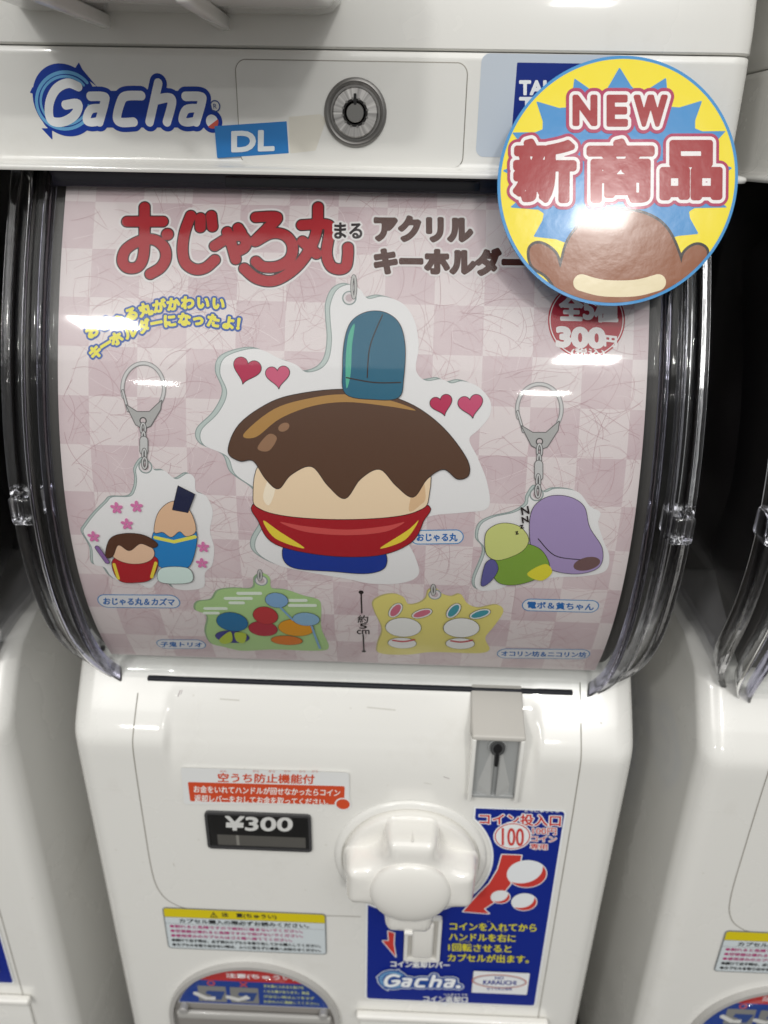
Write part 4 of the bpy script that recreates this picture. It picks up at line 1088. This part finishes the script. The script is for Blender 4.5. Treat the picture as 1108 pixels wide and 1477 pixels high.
tips.sort(key=lambda p: math.atan2(p[1] - cy0, p[0] - cx0))
star = []
for i, p in enumerate(tips):
    n_ = tips[(i + 1) % len(tips)]
    a1 = math.atan2(p[1] - cy0, p[0] - cx0); a2 = math.atan2(n_[1] - cy0, n_[0] - cx0)
    if a2 < a1: a2 += 2 * math.pi
    star.append(p)
    rr = min(math.hypot(p[0] - cx0, p[1] - cy0), math.hypot(n_[0] - cx0, n_[1] - cy0)) * .80
    for f_ in (.3, .5, .7):
        am = a1 + (a2 - a1) * f_; k_ = rr * (1.0 if f_ == .5 else 1.05); star.append((cx0 + k_ * math.cos(am), cy0 + k_ * math.sin(am)))
s.add(poly([d_(*p) for p in star]) & yel, lam(58, 138, 200), .4)
# plain brown bun with cream in place of the mascot
hill = poly([d_(*p) for p in ((806, 470), (812, 372), (832, 330), (860, 312), (895, 305), (930, 310), (958, 328), (976, 362), (984, 400), (980, 470))], True)
mound = poly([d_(*p) for p in ((764, 360), (778, 352), (800, 366), (812, 396), (846, 430), (820, 440), (790, 400), (768, 384))], True) | poly([d_(*p) for p in ((1018, 362), (1004, 354), (986, 366), (976, 396), (940, 430), (964, 438), (996, 402), (1014, 384))], True)
s.add((hill | mound).grow(1.0) & yel, lam(40, 28, 26), .35); s.add((hill | mound) & yel, lam(140, 82, 48), .35)
s.add(stroke([d_(838, 408), d_(870, 416), d_(915, 416), d_(948, 408)], 3.0, True) & yel, lam(228, 214, 178), .3)
tn = union([text('N', DISC, 828, 141, 858, 180), text('E', DISC, 877, 141, 902, 181), text('W', DISC, 916, 141, 959, 181)]).grow(.75)
t2 = [text('新', DISC, 744, 206, 826, 289), text('商', DISC, 850, 206, 938, 289), text('品', DISC, 955, 208, 1036, 285)]
t3 = union(t2).grow(1.22)
s.add((tn.grow(2.3) | t3.grow(2.2)) & yel, lam(170, 34, 84), .3); s.add(tn.grow(1.15) | t3.grow(1.15), lam(236, 232, 232), .25); s.add(tn | t3, lam(158, 28, 34), .22)
tag(s.build('round_sticker'), 'large round yellow and blue disc reading NEW above three red characters, fixed over the head', 'sticker')

# ================================================================== UPPER MACHINE (only its base edge and tray)
up = thing('capsule_machine', 'lower edge of the white capsule machine stacked on top of the middle one', 'capsule machine', 'capsule machines stacked above', (0, 0, .0392))
lv = [(.0394, HW - .0008, .0012), (.0400, HW - .0004, .0002), (.048, HW - .0006, .0008), (.056, HW - .001, .0016), (.06, HW - .001, .0022), (.12, HW - .001, .006), (.22, HW - .001, .006)]
V, F = loft([rounded_loop(hw, yf, .008, .26, z) for z, hw, yf in lv]); sharp(mesh('base_housing', V, F, WHITE, up, True), 60)
tr_ = thing('capsule_tray', '', ''); del tr_['label']; del tr_['category']; tr_.parent = up
box('tray_pan', (-.126, -.064, .0495), (-.004, .006, .10), WHITE, tr_, .008)
for x in (-.094, -.05): box('tray_rib', (x, -.058, .0445), (x + .004, .003, .0495), WHITE, tr_, .001)

# ================================================================== NEIGHBOURS
bpy.context.view_layer.update()
def reparent(root):
    inv = Matrix.Translation(-root.location)
    for ch in root.children: ch.matrix_parent_inverse = inv
for r_ in (mach, poster, up): reparent(r_)
def copy_tree(o, parent=None, skip=()):
    c = o.copy(); COL.objects.link(c)
    if parent: c.parent = parent; c.matrix_parent_inverse = o.matrix_parent_inverse.copy()
    for ch in o.children:
        if ch.name.split('.')[0] not in skip: copy_tree(ch, c, skip)
    return c
PITCH = .312
for sx, lab in ((-1, 'white capsule machine cut off at the left edge, beside the middle machine'), (1, 'white capsule machine cut off at the right edge, warning label corner showing')):
    c_ = copy_tree(mach, None, ('scuff_mark', 'tape_residue')); c_.location.x += PITCH * sx + (.002 if sx > 0 else -.002); c_['label'] = lab
    if sx > 0:
        c2 = copy_tree(up); c2.location.x += PITCH + .002; c2['label'] = 'sliver of the upper white machine at the top right corner'
